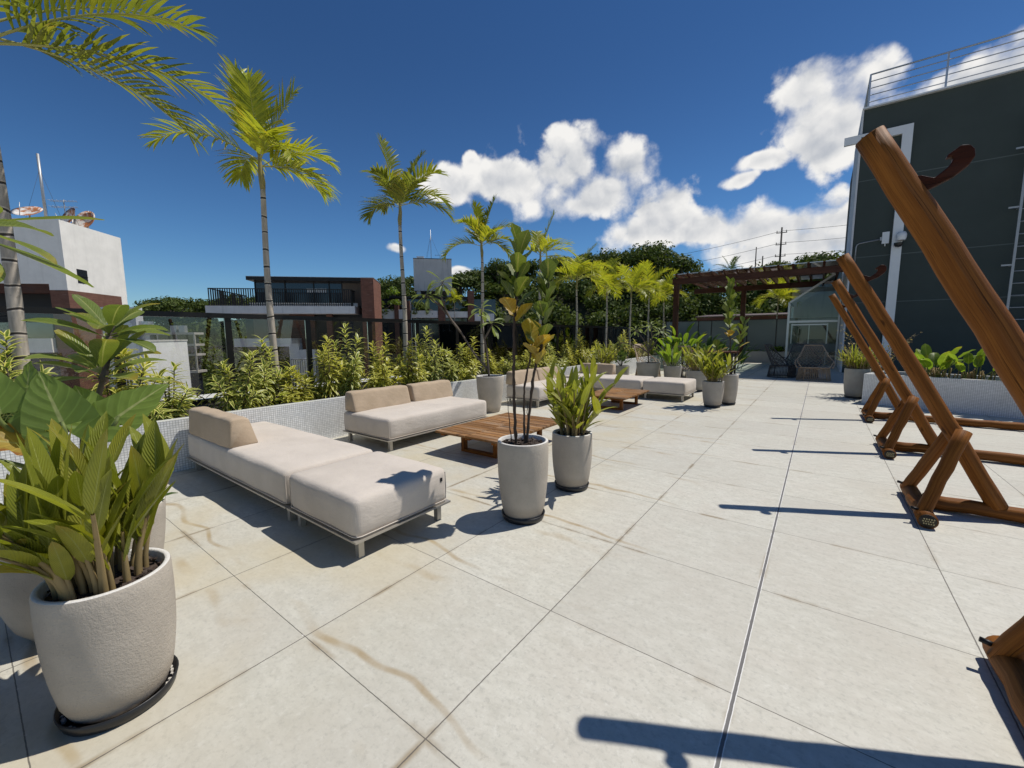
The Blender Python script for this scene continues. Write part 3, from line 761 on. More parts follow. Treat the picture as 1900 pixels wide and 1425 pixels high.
b = MB(); b.quad([(-0.01, 0.05, 0), (-0.01, 3.15, 0), (-0.01, 3.15, 2.95), (-0.01, 0.05, 2.95)]); b.build('side_pane', M['clear'], t, False)
b = MB(); b.quad([(0.0, 0, 3.06), (wI, 0, 4.51), (wI, 3.2, 4.51), (0.0, 3.2, 3.06)]); b.build('roof_pane', M['clear'], t, False)
b = MB(); b.quad([(0.05, -0.012, 0.62), (wI - 0.07, -0.012, 0.62), (wI - 0.07, -0.012, 1.02), (0.05, -0.012, 1.02)]); b.build('frosted_band', M['frost'], t, False)
t = thing('inner_wall', 'grey wall with a dark door seen through the glass porch', 'wall', (gx0, gy + 3.4, 0))
b = MB(); b.box((1.2, 0.1, 2.0), (2.6, 0.2, 4.0)); b.build('wall', M['concrete'], t, False)
b = MB(); b.box((1.35, -0.03, 1.0), (0.9, 0.06, 2.0)); b.build('door', M['pane'], t, False)

# ================================================================== PERGOLA
PZ = 4.0
t = thing('pergola', 'dark brown timber pergola with a glass roof at the far end', 'pergola', (0, 0, 0))
for (x, y, z1) in ((-5.50, 20.2, PZ - 0.2), (-3.45, 25.5, PZ - 0.2)):
    b = MB(); b.box_w((x, y, z1 / 2), (0.22, 0.22, z1)); b.build('post', M['pergola'], t, False, 0.008)
for (y, x0) in ((20.2, -5.68), (25.5, -5.95)):
    b = MB(); b.box_w(((x0 + 0.6) / 2, y, PZ - 0.07), (0.6 - x0, 0.16, 0.26)); b.build('beam', M['pergola'], t, False, 0.006)
for i in range(13):
    x = -5.4 + 0.485 * i
    b = MB(); L = 6.1; b.box_w((x, 22.95, PZ + 0.13), (0.075, L, 0.14))
    b.prism([(-0.0, -0.07), (0.26, 0.03), (0.26, 0.07), (0, 0.07)], 0.075, (x, 19.9, PZ + 0.13), (0, -1, 0), (0, 0, 1))
    b.build('rafter', M['pergola'], t, False)
for i in range(4):
    b = MB(); b.box((-4.6 + 1.45 * i, 22.95, PZ + 0.215), (1.42, 5.9, 0.012)); b.build('roof_pane', M['clear'], t, False)
b = MB(); b.box((-2.5, 19.97, PZ + 0.225), (6.2, 0.05, 0.03)); b.build('edge_trim', M['alu'], t, False)

# ---- frosted glass screen with its white planter, far end
t = thing('frosted_screen', 'grey frosted glass screen wall at the far end of the terrace', 'glass screen', (0, 25.95, 0))
xs = [-7.6, -5.75, -5.05, -3.25, -1.9, -0.9, 0.7]
for x0, x1 in zip(xs[:-1], xs[1:]):
    b = MB(); b.box(((x0 + x1) / 2, 0, 1.42), (x1 - x0 - 0.05, 0.014, 1.66)); b.build('glass_panel', M['frost'], t, False)
for x in xs:
    b = MB(); b.box((x, 0, 1.42), (0.045, 0.05, 1.68)); b.build('post', M['railmetal'], t, False)
b = MB(); b.box((-3.45, 0, 2.275), (8.4, 0.05, 0.04)); b.build('top_rail', M['railmetal'], t, False)
t = thing('low_planter', 'low pale planter box under the frosted glass screen', 'planter', (-1.4, 25.6, 0))
b = MB(); b.box((0, -0.25, 0.29), (3.9, 0.10, 0.58)); b.box((0, 0.28, 0.29), (3.9, 0.06, 0.58)); b.build('planter_side', M['beige_wall'], t, False, 0.006)
b = MB(); b.box((0, 0.02, 0.26), (3.9, 0.44, 0.52)); b.build('soil', M['soil'], t, False)
# far pavilion roof
t = thing('pavilion', 'beige pavilion with a brown sheet roof beyond the frosted screen', 'pavilion', (-3.4, 33.0, -4))
b = MB(); b.box((0.3, 2, 3.1), (7.4, 4, 6.2)); b.build('wall', M['beige_wall'], t, False)
b = MB()
b.add([(-3.9, -1.2, 6.75), (4.6, -1.2, 6.75), (4.6, 2.5, 7.0), (-3.9, 2.5, 7.0), (-3.9, -1.2, 6.68), (4.6, -1.2, 6.68), (4.6, 2.5, 6.93), (-3.9, 2.5, 6.93)],
      [(0, 1, 2, 3), (7, 6, 5, 4), (0, 4, 5, 1), (1, 5, 6, 2), (3, 7, 4, 0), (2, 6, 7, 3)], [(0.5, 0.5)] * 8)
b.build('roof', M['roof'], t, False)
b = MB(); b.box_w((0.35, -1.1, 6.5), (8.3, 0.15, 0.32)); b.build('beam', M['pergola'], t, False)
for x in (-3.2, 4.0):
    b = MB(); b.box_w((x, -1.1, 3.15), (0.3, 0.25, 6.38)); b.build('post', M['pergola'], t, False)
# ================================================================== SOFAS
def cushion_bm(sx, sy, sz, r=0.045, puff=0.012, seed=0):
    """soft box: rounded edges, slightly swollen faces, one island with fine rows"""
    b = MB(); rg = random.Random(seed)
    nx, ny, nz = max(6, int(sx / 0.07)), max(6, int(sy / 0.07)), 6
    idx = {}; P = []; F = []
    ph = [rg.uniform(0, 6.28) for _ in range(6)]
    def pt(i, j, k):
        key = (i, j, k)
        if key in idx: return idx[key]
        def ax(q, n, s, rr):
            u = q / n * 2 - 1
            return math.copysign(min(1, abs(u)), u) * s / 2
        def spread(q, n, s):
            if q == 0: return -s / 2
            if q == n: return s / 2
            if q == 1: return -s / 2 + r
            if q == n - 1: return s / 2 - r
            return -s / 2 + r + (s - 2 * r) * (q - 1) / (n - 2)
        p = V(spread(i, nx, sx), spread(j, ny, sy), spread(k, nz, sz))
        h = V(sx, sy, sz) / 2; inner = np.clip(p, -h + r, h - r); d = p - inner; l = np.linalg.norm(d)
        if l > 1e-9:
            rr = r
            if np.count_nonzero(np.abs(d) > 1e-9) >= 2: p = inner + d / l * rr * 1.12
        fx, fy, fz = (1 - (2 * p[0] / sx) ** 4), (1 - (2 * p[1] / sy) ** 4), (1 - (2 * p[2] / sz) ** 2)
        if k == nz: p[2] += puff * fx * fy + 0.003 * math.sin(p[0] * 9 + ph[0]) * math.sin(p[1] * 8 + ph[1])
        if j in (0, ny): p[1] += math.copysign(puff * 0.9 * fx * max(0, fz), p[1]) + 0.003 * math.sin(p[0] * 11 + ph[2])
        if i in (0, nx): p[0] += math.copysign(puff * 0.9 * fy * max(0, fz), p[0]) + 0.003 * math.sin(p[1] * 11 + ph[3])
        idx[key] = len(P); P.append(p); return idx[key]
    for i in range(nx):
        for j in range(ny):
            F.append([pt(i, j, nz), pt(i+1, j, nz), pt(i+1, j+1, nz), pt(i, j+1, nz)])
            F.append([pt(i, j+1, 0), pt(i+1, j+1, 0), pt(i+1, j, 0), pt(i, j, 0)])
    for k in range(nz):
        for i in range(nx):
            F.append([pt(i, 0, k), pt(i+1, 0, k), pt(i+1, 0, k+1), pt(i, 0, k+1)])
            F.append([pt(i+1, ny, k), pt(i, ny, k), pt(i, ny, k+1), pt(i+1, ny, k+1)])
        for j in range(ny):
            F.append([pt(0, j+1, k), pt(0, j, k), pt(0, j, k+1), pt(0, j+1, k+1)])
            F.append([pt(nx, j, k), pt(nx, j+1, k), pt(nx, j+1, k+1), pt(nx, j, k+1)])
    b.add(P, F); return b

def seam_loop(sx, sy, z, r=0.05):
    pts = []
    for cx, cy, a0 in ((1, 1, 0), (-1, 1, 90), (-1, -1, 180), (1, -1, 270)):
        for q in range(5):
            a = rad(a0 + 22.5 * q); pts.append((cx * (sx/2 - r) + r * math.cos(a), cy * (sy/2 - r) + r * math.sin(a), z))
    return pts + pts[:1]

SEAT_Z = 0.435
def sofa(name, label, x0, x1, y0, y1, group, seed=0, tagside=None):
    cx, cy, sx, sy = (x0 + x1) / 2, (y0 + y1) / 2, x1 - x0, y1 - y0
    t = thing(name, label, 'sofa', (cx, cy, 0), 0, group)
    c = cushion_bm(sx - 0.03, sy - 0.03, SEAT_Z - 0.155, 0.045, 0.014, seed).build('seat', M['seat'], t, True, 0, (0, 0, (SEAT_Z + 0.155) / 2))
    s = MB(); s.tube(seam_loop(sx - 0.03 + 0.006, sy - 0.03 + 0.006, 0.172), 0.0045, 5, False); 
    for ix in (-1, 1):
        for iy in (-1, 1):
            hx, hy = (sx - 0.03) / 2 - 0.0115, (sy - 0.03) / 2 - 0.0115; s.tube([(ix * hx, iy * hy, 0.176), (ix * (hx + 0.003), iy * (hy + 0.003), 0.29), (ix * hx, iy * hy, SEAT_Z - 0.035)], 0.0045, 5, False)
    s.build('piping', M['seat'], c, True, 0, (0, 0, -(SEAT_Z + 0.155) / 2))
    f = MB(); f.box((0, 0, 0.147), (sx + 0.004, sy + 0.004, 0.014))
    for q in (-1, 1):
        f.box((0, q * (sy / 2 - 0.13), 0.129), (sx - 0.10, 0.035, 0.021)); f.box((q * (sx / 2 - 0.13), 0, 0.1293), (0.035, sy - 0.31, 0.020))
    f.build('frame', M['frame'], t, False, 0.003)
    for ix in (-1, 1):
        for iy in (-1, 1):
            l = MB(); l.box((ix * (sx / 2 - 0.075), iy * (sy / 2 - 0.075), 0.0695), (0.042, 0.042, 0.139)); l.build('leg', M['frame'], t, False, 0.003)
    if tagside:
        g = MB(); g.box(tagside, (0.004, 0.022, 0.03)); g.build('fabric_tag', M['tag'], c, False)
    return t
def bolster(parent, L, c, rz, seed=0, depth=0.27, top=0.17, h=0.285):
    """wedge back cushion lying along local x, upright face on -y"""
    rg = random.Random(seed); n = 14; prof = []
    raw = [(-depth/2, 0), (depth/2, 0), (-depth/2 + top + 0.02, h), (-depth/2 + 0.02, h)]
    for i in range(4):
        p0, p1, p2 = V(*raw[i-1]), V(*raw[i]), V(*raw[(i+1) % 4])
        r = 0.02 if i < 2 else 0.042
        a, c2 = p1 + nrm(p0 - p1) * r, p1 + nrm(p2 - p1) * r
        for q in range(5):
            u = q / 4; prof.append((1-u)**2 * a + 2*u*(1-u) * p1 + u*u * c2)
    m = len(prof); cen = sum(prof) / m; P = []
    xsx = [0, 0.012, 0.035] + list(np.linspace(0.09, L - 0.09, n)) + [L - 0.035, L - 0.012, L]
    for i, x in enumerate(xsx):
        e = min(x, L - x); k = 1.0 if e >= 0.035 else (0.90 if e < 0.005 else (0.965 if e < 0.02 else 0.99))
        puff = 1 + 0.03 * (1 - (2 * x / L - 1) ** 6)
        for j, p in enumerate(prof):
            q = cen + (p - cen) * k * puff + V(0.003 * math.sin(x * 23 + j), 0.004 * math.sin(x * 17 + j * 0.5 + seed)) * (1 if 0.05 < x < L - 0.05 else 0)
            P.append((x - L / 2, q[0], max(q[1], 0.001)))
    F = [(i*m + j, (i+1)*m + j, (i+1)*m + (j+1) % m, i*m + (j+1) % m) for i in range(len(xsx) - 1) for j in range(m)]
    F += [tuple(range(m)), tuple(range(len(P) - 1, len(P) - m - 1, -1))]
    b = MB(); b.add(P, F); o = b.build('back_cushion', M['bolster'], parent)
    o.location = c; o.rotation_euler = (0, 0, rz); return o
GS = 'pale modular outdoor sofas'
s = sofa('sofa', 'nearest pale daybed module with one tan wedge cushion along its front edge', -5.72, -3.345, 1.44, 2.31, GS, 1)
bolster(s, 1.18, (-0.55, -0.275, SEAT_Z), 0, 1)
sofa('sofa', 'nearest pale square ottoman with leaf shadows, pushed against the daybed', -3.32, -2.37, 1.44, 2.31, GS, 2, (0.466, 0.35, 0.06))
s = sofa('sofa', 'pale sofa with two tan back cushions behind the nearest wooden table', -5.48, -4.40, 3.22, 5.22, GS, 3)
bolster(s, 1.0, (-0.40, -0.45, SEAT_Z), -math.pi/2, 3); bolster(s, 0.88, (-0.40, 0.57, SEAT_Z), -math.pi/2, 4)
s = sofa('sofa', 'pale sofa half hidden by the leafy pots, beyond the tall leaning-stem pot', -5.50, -4.62, 7.12, 9.10, GS, 5)
bolster(s, 0.95, (-0.31, -0.50, SEAT_Z), -math.pi/2, 5); bolster(s, 0.95, (-0.31, 0.49, SEAT_Z), -math.pi/2, 6)
s = sofa('sofa', 'far pale sofa seen from its shaded front with a rolled tan cushion on its left', -5.45, -3.335, 9.55, 10.65, GS, 7)
bolster(s, 0.98, (-0.50, 0.40, SEAT_Z), math.pi, 7)
sofa('sofa', 'far pale ottoman at the free end of the sofa facing us', -3.31, -2.33, 9.55, 10.65, GS, 8)

# ================================================================== COFFEE TABLES
def table(label, x0, x1, y0, y1, ztop, seed):
    t = thing('coffee_table', label, 'coffee table', ((x0+x1)/2, (y0+y1)/2, 0), 0, 'low slatted wooden tables')
    rg = random.Random(seed); sx, sy = x1 - x0, y1 - y0; n = 16; w = sy / n; b = MB()
    for i in range(n):
        y = -sy / 2 + w * (i + 0.5)
        for q, (xa, xb) in enumerate(((-sx/2, -0.004), (0.004, sx/2))):
            dz = rg.uniform(-0.0015, 0.0015)
            b.box_w(((xa + xb) / 2, y, ztop - 0.014 + dz), (xb - xa + rg.uniform(-0.004, 0.002), w - 0.007, 0.028))
    b.build('slatted_top', M['teak'], t, False, 0.004)
    b = MB()
    for xx in (-sx/2 + 0.10, 0, sx/2 - 0.10): b.box_w((xx, 0, ztop - 0.046), (0.07, sy - 0.08, 0.034))
    b.build('under_frame', M['log'], t, False, 0.003)
    for yy in (-sy/2 + 0.28, sy/2 - 0.28):
        b = MB(); a = 0.27; hz = ztop - 0.064
        for xx in (-a, a): b.box_w((xx, yy, hz / 2), (0.05, 0.075, hz))
        b.box_w((0, yy, 0.02), (2*a - 0.052, 0.073, 0.04)); b.box_w((0, yy, hz - 0.02), (2*a - 0.052, 0.073, 0.038))
        b.build('sled_leg', M['log'], t, False, 0.003)
table('low slatted wooden table in front of the sofa with two cushions', -3.92, -2.88, 3.58, 5.12, 0.295, 1)
table('farther low slatted wooden table in front of the far sofas', -3.86, -2.93, 7.58, 8.98, 0.295, 2)

# ================================================================== HAMMOCK STANDS
def make_stand(label):
    """near end: foot log along y, base log along x, leaning pole with hook, two struts"""
    t = thing('hammock_stand', label, 'hammock stand', (0, 0, 0), 0, 'varnished log hammock stands')
    def log(b, p, q, r0, r1, n=14, k=12, seed=0, wob=0.006, bend=0.0):
        rg = random.Random(seed); p, q = V(*p), V(*q); pts = []; rr = []
        for i in range(k):
            u = i / (k - 1); w = V(rg.uniform(-1, 1), rg.uniform(-1, 1), rg.uniform(-1, 1)) * wob * (0 if i in (0, k-1) else 1)
            pts.append(p + (q - p) * u + w + V(0, 0, 1) * bend * math.sin(math.pi * u)); rr.append(r0 + (r1 - r0) * u + rg.uniform(-1, 1) * wob * 0.5)
        b.tube(pts, rr, n)
    XE = 4.35
    b = MB(); log(b, (0.80, 0.0, 0.066), (XE - 0.83, 0.0, 0.066), 0.058, 0.060, 16, 20, 3, 0.005); b.build('base_log', M['log'], t)
    for sgn, x0 in ((1, 0.0), (-1, XE)):
        X = lambda x: x0 + sgn * x
        b = MB(); log(b, (X(0.755), -0.54, 0.062), (X(0.755), 0.36, 0.062), 0.060, 0.058, 18, 8, 5, 0.004); fo = b.build('foot_log', M['log'], t)
        b = MB(); b.lathe([(0.001, 0), (0.052, 0), (0.052, -0.006), (0.001, -0.006)], 20); e = b.build('end_plate', M['logend'], fo)
        e.location = (X(0.755), -0.542, 0.062); e.rotation_euler = (rad(-90), 0, 0)
        b = MB()
        for i in range(-2, 3):
            for j in range(-1, 2): b.box((X(0.755) + 0.014 * i + (0.005 if j else 0), -0.551, 0.062 + 0.018 * j), (0.008, 0.008, 0.010))
        b.build('stud', M['studs'], fo, False)
        b = MB(); log(b, (X(1.235), 0, 0.10), (X(0.11), 0, 2.20), 0.062, 0.051, 18, 20, 7, 0.0022, 0.02); pole = b.build('pole', M['log'], t)
        for ys, sd in ((-0.44, 11), (0.27, 12)):
            b = MB(); log(b, (X(0.73), ys, 0.06), (X(0.965), ys * 0.36, 0.72), 0.046, 0.049, 14, 8, sd, 0.0035); st = b.build('strut', M['log'], t)
            b = MB(); d = nrm(V(X(1.00) - X(0.73), ys * 0.42 - ys, 0.66)); 
            b.tube([(X(0.665), ys * 1.02, 0.12), (X(0.72), ys, 0.11)], 0.012, 8); b.tube([(X(0.955), ys * 0.36 - math.copysign(0.085, -ys) * -1, 0.63), (X(0.955), ys * 0.36, 0.63)], 0.014, 8)
            b.build('bolt', M['bolt'], st)
        hk = [(-0.05, -0.035), (0.03, -0.045), (0.20, 0.020), (0.255, 0.045), (0.275, 0.075), (0.270, 0.105), (0.250, 0.125), (0.215, 0.130), (0.165, 0.100), (0.160, 0.088), (0.185, 0.090), (0.188, 0.072), (0.170, 0.048), (0.120, 0.028), (0.060, 0.036), (0.03, 0.030), (-0.05, 0.045)]
        b = MB(); b.prism([(p[0] * .68, p[1] * .85 + (-.012 if p[1] < 0.03 else 0.0)) for p in hk], 0.036, (X(0.235), 0.0, 1.985), (sgn, 0, 0), (0, 0, 1)); b.build('hook', M['hook'], t, False, 0.005)
    return t
st = make_stand('closest log hammock stand, its thick leaning pole crossing the right edge')
st.location = (0.0, 2.36, 0); st.scale = (1.0, 1.0, 1.055)
for y, lab in ((4.88, 'second closest log hammock stand with its braced foot fully in view'), (7.08, 'third log hammock stand from us, between the second stand and the farthest one'), (9.60, 'farthest log hammock stand, nearest to the white mosaic planter on the right')):
    dup(st, (0, y, 0), 0, 1.0, lab)
# ================================================================== POTS
ER = V(0.802, 0.598, 0.0); EF = V(-0.598, 0.802, 0.0)      # two horizontal world axes used to lay out plants
def pot_parts(t, r, h, rb, sauc=None, mat='pot', bulge=0.5, seed=0, thick=0.024, sq=False, pebbles=False):
    prof = [(0.001, 0.0), (rb * 0.97, 0.0), (rb, 0.012)]
    for i in range(1, 9):
        u = i / 9; k = rb + (r - rb) * (u ** bulge); prof.append((k + 0.012 * math.sin(math.pi * u), h * u))
    ro = r; z0 = 0.03 if sauc else 0.0
    prof += [(ro, h - 0.012), (ro - 0.003, h - 0.003)]
    body = prof + []
    b = MB(); b.lathe(body, 48); p = b.build('pot', M[mat], t, True, 0, (0, 0, z0))
    b = MB(); b.lathe([(ro - 0.003, h - 0.003), (ro - 0.007, h), (ro - thick + 0.004, h), (ro - thick, h - 0.004), (ro - thick - 0.004, h - 0.09)], 48); b.build('rim', M['rim' if mat == 'pot' else mat], p, True)
    rg = random.Random(seed); b = MB(); ri = ro - thick - 0.003; zs = h - 0.05
    rings = 7; n = 26; P = [(0, 0, zs + 0.02)]
    for i in range(1, rings + 1):
        for q in range(n):
            a = 2 * math.pi * q / n; rr = ri * i / rings; P.append((rr * math.cos(a), rr * math.sin(a), zs + 0.018 * (1 - i / rings) + rg.uniform(-0.008, 0.008)))
    F = [(0, 1 + q, 1 + (q + 1) % n) for q in range(n)]
    for i in range(rings - 1):
        for q in range(n):
            s = 1 + i * n; F.append((s + q, s + n + q, s + n + (q + 1) % n, s + (q + 1) % n))
    b.add(P, F, [(0.5, 0.5)] * len(P))
    for i in range(150 if r > 0.17 else 50):
        a = rg.uniform(0, 6.28); rr = ri * math.sqrt(rg.random()) * 0.93
        L = rg.uniform(0.015, 0.045); rot = np.array(Matrix.Rotation(rg.uniform(0, 6.28), 3, 'Z') @ Matrix.Rotation(rg.uniform(-0.5, 0.5), 3, 'X') @ Matrix.Rotation(rg.uniform(-0.5, 0.5), 3, 'Y'))
        b.box((rr * math.cos(a), rr * math.sin(a), zs + 0.012 + rg.uniform(0, 0.014)), (L, L * 0.45, 0.007), 0, rot)
    b.build('mulch', M['bark'], p, False)
    if sauc:
        b = MB(); b.lathe([(0.001, 0), (sauc - 0.02, 0), (sauc - 0.012, 0.006), (sauc, 0.05), (sauc - 0.006, 0.052), (sauc - 0.016, 0.012), (0.001, 0.012)], 44); sc_ = b.build('saucer', M['saucer'], t)
        if pebbles:
            b = MB()
            for i in range(90):
                a = rg.uniform(0, 6.28); rr = rg.uniform(rb + 0.004, sauc - 0.02)
                s = rg.uniform(0.006, 0.011); b.box((rr*math.cos(a), rr*math.sin(a), 0.016 + s/2), (s, s*1.2, s), rg.uniform(0, 3))
            pe = b.build('pebbles', M['pebble'], sc_, True); stuff(pe)
    return z0 + zs

def ginger_plant(t, z0, n, R, hmin, hmax, seed, L=(0.26, 0.36), Wd=(0.07, 0.095), mat='ginger', lean=0.35, centre=(0, 0), nl=(4, 7), bias=(0, 0), elr=(0.60, 1.20), dr=(0.1, 0.75), ulo=0.30):
    rg = random.Random(seed); sb = MB(); lb = MB()
    for i in range(n):
        a = rg.uniform(0, 6.28); rr = R * math.sqrt(rg.random())
        p = V(centre[0] + rr * math.cos(a), centre[1] + rr * math.sin(a), z0 - 0.01)
        H = rg.uniform(hmin, hmax); out = V(math.cos(a), math.sin(a), 0) * lean * (0.25 + rr / R) * rg.uniform(0.5, 1.3) + V(rg.uniform(-.12, .12) + bias[0], rg.uniform(-.12, .12) + bias[1], 0)
        pts = [p + V(0, 0, 1) * H * u + out * H * u * u for u in np.linspace(0, 1, 6)]
        sb.tube(pts, np.linspace(0.013, 0.005, 6) * rg.uniform(0.8, 1.25), 6, False)
        az = rg.uniform(0, 6.28); k = rg.randint(*nl)
        for q in range(k):
            u = ulo + (1 - ulo) * (q + rg.uniform(-.1, .1)) / max(1, k - 1); u = min(1.0, u); pt = p + V(0, 0, 1) * H * u + out * H * u * u
            aa = az + (math.pi if q % 2 else 0) + rg.uniform(-.5, .5); el = rg.uniform(*elr) + 0.15 * u
            d = V(math.cos(aa) * math.cos(el), math.sin(aa) * math.cos(el), math.sin(el)) + out * 0.5
            s = 0.72 + 0.38 * u
            lb.leaf(pt, d, V(0, 0, 1), rg.uniform(*L) * s, rg.uniform(*Wd) * s, rg.uniform(*dr), rg.uniform(0.15, 0.45), 'ginger', 8, rg.uniform(-.25, .25))
    sb.build('stems', M['gstem'], t); return lb.build('foliage', M[mat], t)

def whorl(lb, p, axis, n, L, Wd, rg, shape='obov', droop=(0.5, 1.2), el=(0.1, 0.9), mixn=8, fold=(0.1, 0.35), petiole=None):
    axis = nrm(axis); ref = V(1, 0, 0) if abs(axis[0]) < 0.8 else V(0, 1, 0)
    a1 = nrm(cross(axis, ref)); a2 = cross(axis, a1)
    for i in range(n):
        a = i * 2.39996 + rg.uniform(-.2, .2); e = el[1] - (el[1] - el[0]) * ((i + 0.5) / n) + rg.uniform(-.1, .1)
        d = (a1 * math.cos(a) + a2 * math.sin(a)) * math.cos(e) + axis * math.sin(e)
        pt = p - axis * 0.05 * (1 - (i + .5) / n) * -1 - axis * 0.06
        l = L * rg.uniform(0.75, 1.1)
        if petiole is not None:
            petiole.tube([pt, pt + d * l * 0.14], 0.004, 5, False); pt = pt + d * l * 0.13
        lb.leaf(pt, d, axis, l, Wd * rg.uniform(0.85, 1.12), rg.uniform(*droop), rg.uniform(*fold), shape, mixn, rg.uniform(-.2, .2))

def stem_path(pts, n=14):
    pts = [V(*p) for p in pts]; out = []
    P = [2 * pts[0] - pts[1]] + pts + [2 * pts[-1] - pts[-2]]
    for i in range(1, len(P) - 2):
        for u in np.linspace(0, 1, n, endpoint=False):
            p0, p1, p2, p3 = P[i-1], P[i], P[i+1], P[i+2]
            out.append(0.5 * ((2*p1) + (-p0 + p2)*u + (2*p0 - 5*p1 + 4*p2 - p3)*u*u + (-p0 + 3*p1 - 3*p2 + p3)*u**3))
    out.append(pts[-1]); return out

# ---- front left pot with its thick clump
t = thing('potted_plant', 'big round cement pot at the near left corner with a clump of pointed leaves', 'potted plant', (-2.27, 0.27, 0))
z = pot_parts(t, 0.205, 0.53, 0.158, 0.192, 'pot', 0.55, 3, 0.022, False, True)
ginger_plant(t, z, 34, 0.150, 0.20, 0.42, 21, (0.24, 0.34), (0.062, 0.086), 'ginger', 0.36, (-0.02, -0.02), (3, 5), (-0.12, -0.10), (0.80, 1.35), (0.05, 0.55), 0.45)
yb = MB(); rg = random.Random(2)
yb.leaf(V(0.04, -0.10, z + 0.10), -ER + V(0, 0, 0.45) - EF * 0.25, V(0, 0, 1), 0.38, 0.075, 0.95, 0.3, 'ginger', 10)
yb.leaf(V(-0.02, -0.06, z + 0.16), -ER * 0.6 + V(0, 0, 0.9) - EF * 0.5, V(0, 0, 1), 0.26, 0.08, 0.8, 0.3, 'ginger', 8)
yl = yb.build('yellow_leaves', M['yginger'], t); yl['label'] = 'arching yellow leaves'
# ---- wide pot behind it: elephant ear and frangipani
t = thing('potted_plant', 'wide cement pot behind the near left clump holding big heart shaped leaves', 'potted plant', (-3.14, 0.30, 0))
z = pot_parts(t, 0.36, 0.575, 0.24, None, 'pot', 0.6, 4)
def heart(mb, A, T, width, nrmv, cup=0.10, n=9, wav=0.012, lobes=0.34, seed=0):
    """arrow/heart blade: A = where the stalk joins, T = tip; three points per half row"""
    A, T = V(*A), V(*T); ax = T - A; L = np.linalg.norm(ax); ax = ax / L
    sd = nrm(cross(ax, nrmv)); nn = cross(sd, ax); rows = []; uv = []; rg = random.Random(seed)
    for i in range(n + 1):
        t_ = -lobes + (1 + lobes) * i / n
        if t_ < 0:
            w = width * 0.5 * (0.98 - 0.55 * (t_ / lobes) ** 2); gap = 0.16 * width * (-t_ / lobes) ** 0.7
        else:
            w = width * 0.5 * (1.0 - t_ ** 1.7) ** 0.85 * (1 - 0.06 * t_); gap = 0.0
        w = max(w, 0.002)
        c = A + ax * t_ * L - nn * 0.10 * L * max(0, t_) ** 2
        for s in (-1, -0.5, 0, 0.5, 1):
            off = s * w if s else 0.0
            if gap and abs(s) <= 0.5: off = math.copysign(gap, s) if s else 0.0
            base = c if not (gap and s == 0) else A
            if gap and abs(s) == 0.5: base = c
            wave = wav * math.sin(i * 2.3 + seed + s * 3) * abs(s) if abs(s) == 1 else 0
            rows.append(base + sd * off + nn * (cup * abs(s) ** 1.3 * w + wave)); uv.append((0.5 + s * 0.5, 0.25 + 0.75 * max(0, t_) if t_ > 0 else 0.25 + t_ * 0.6))
    F = []
    for i in range(n):
        for k in range(4):
            q = i * 5 + k
            t0 = -lobes + (1 + lobes) * (i + 0.5) / n
            if t0 < 0 and k in (1, 2): continue
            F.append((q, q + 1, q + 6, q + 5))
    mb.add(rows, F, uv)
base = V(0.0, 0.0, z)
PO = V(-3.12, 0.36, 0)
toc = lambda p: nrm(V(0, 0, 1.505) - p) * V(1, 1, 1)
lb = MB(); pb = MB(); yb = MB()
SPEC = [((-3.06, 0.15, 1.14), (-3.10, 0.12, 1.40), .24, (0.75, -0.2, 0.55), 1), ((-3.14, 0.24, 1.19), (-3.18, 0.26, 1.40), .16, (0.6, -0.75, 0.3), 2), ((-2.98, 0.34, 1.06), (-3.02, 0.28, 1.35), .28, (0.8, -0.25, 0.5), 3),
        ((-2.96, 0.51, 1.07), (-2.92, 0.74, 1.26), .26, (0.75, -0.4, 0.55), 4), ((-3.12, 0.47, 1.05), (-3.15, 0.42, 1.26), .24, (0.8, 0.1, 0.5), 5), ((-3.22, 0.06, 0.98), (-3.26, -0.04, 1.14), .20, (0.7, 0.1, 0.6), 6)]
for A, T, w_, nv, sd_ in SPEC:
    A_, T_ = V(*A) - PO, V(*T) - PO
    heart(lb, A_, T_, w_, V(*nv), 0.12, 10, 0.010, 0.36, sd_)
    g0 = base + V(random.Random(sd_).uniform(-.12, .12), random.Random(sd_ + 9).uniform(-.12, .12), 0)
    pb.tube(stem_path([g0, (g0 + A_) / 2 + V(0, 0, 0.06), A_ - V(0, 0, 0.03), A_ + (T_ - A_) * 0.12], 6), np.linspace(0.014, 0.008, 19), 7, False)
A_, T_ = V(-3.04, 0.20, 1.00) - PO, V(-3.00, -0.02, 1.11) - PO
heart(yb, A_, T_, 0.20, V(0.6, 0.25, 0.75), 0.3, 10, 0.014, 0.3, 8)
pb.tube(stem_path([base + V(0.06, -0.1, 0), base + V(0.08, -0.12, 0.25), A_], 6), np.linspace(0.012, 0.007, 13), 7, False)
lb.build('foliage', M['aloc'], t); pb.build('stalks', M['petiole'], t); yl = yb.build('old_leaf', M['aloc_old'], t); yl['label'] = 'yellow withering leaf'
gb = MB(); rg = random.Random(8)
for i in range(40):
    a = rg.uniform(0, 6.28); rr = rg.uniform(0.05, 0.30); gb.leaf(V(rr*math.cos(a), rr*math.sin(a), z + 0.01), V(math.cos(a), math.sin(a), rg.uniform(0.5, 2)), V(0, 0, 1), rg.uniform(0.08, 0.16), 0.05, 0.9, 0.2, 'obov', 5)
gb.build('undergrowth', M['broad_d'], t)

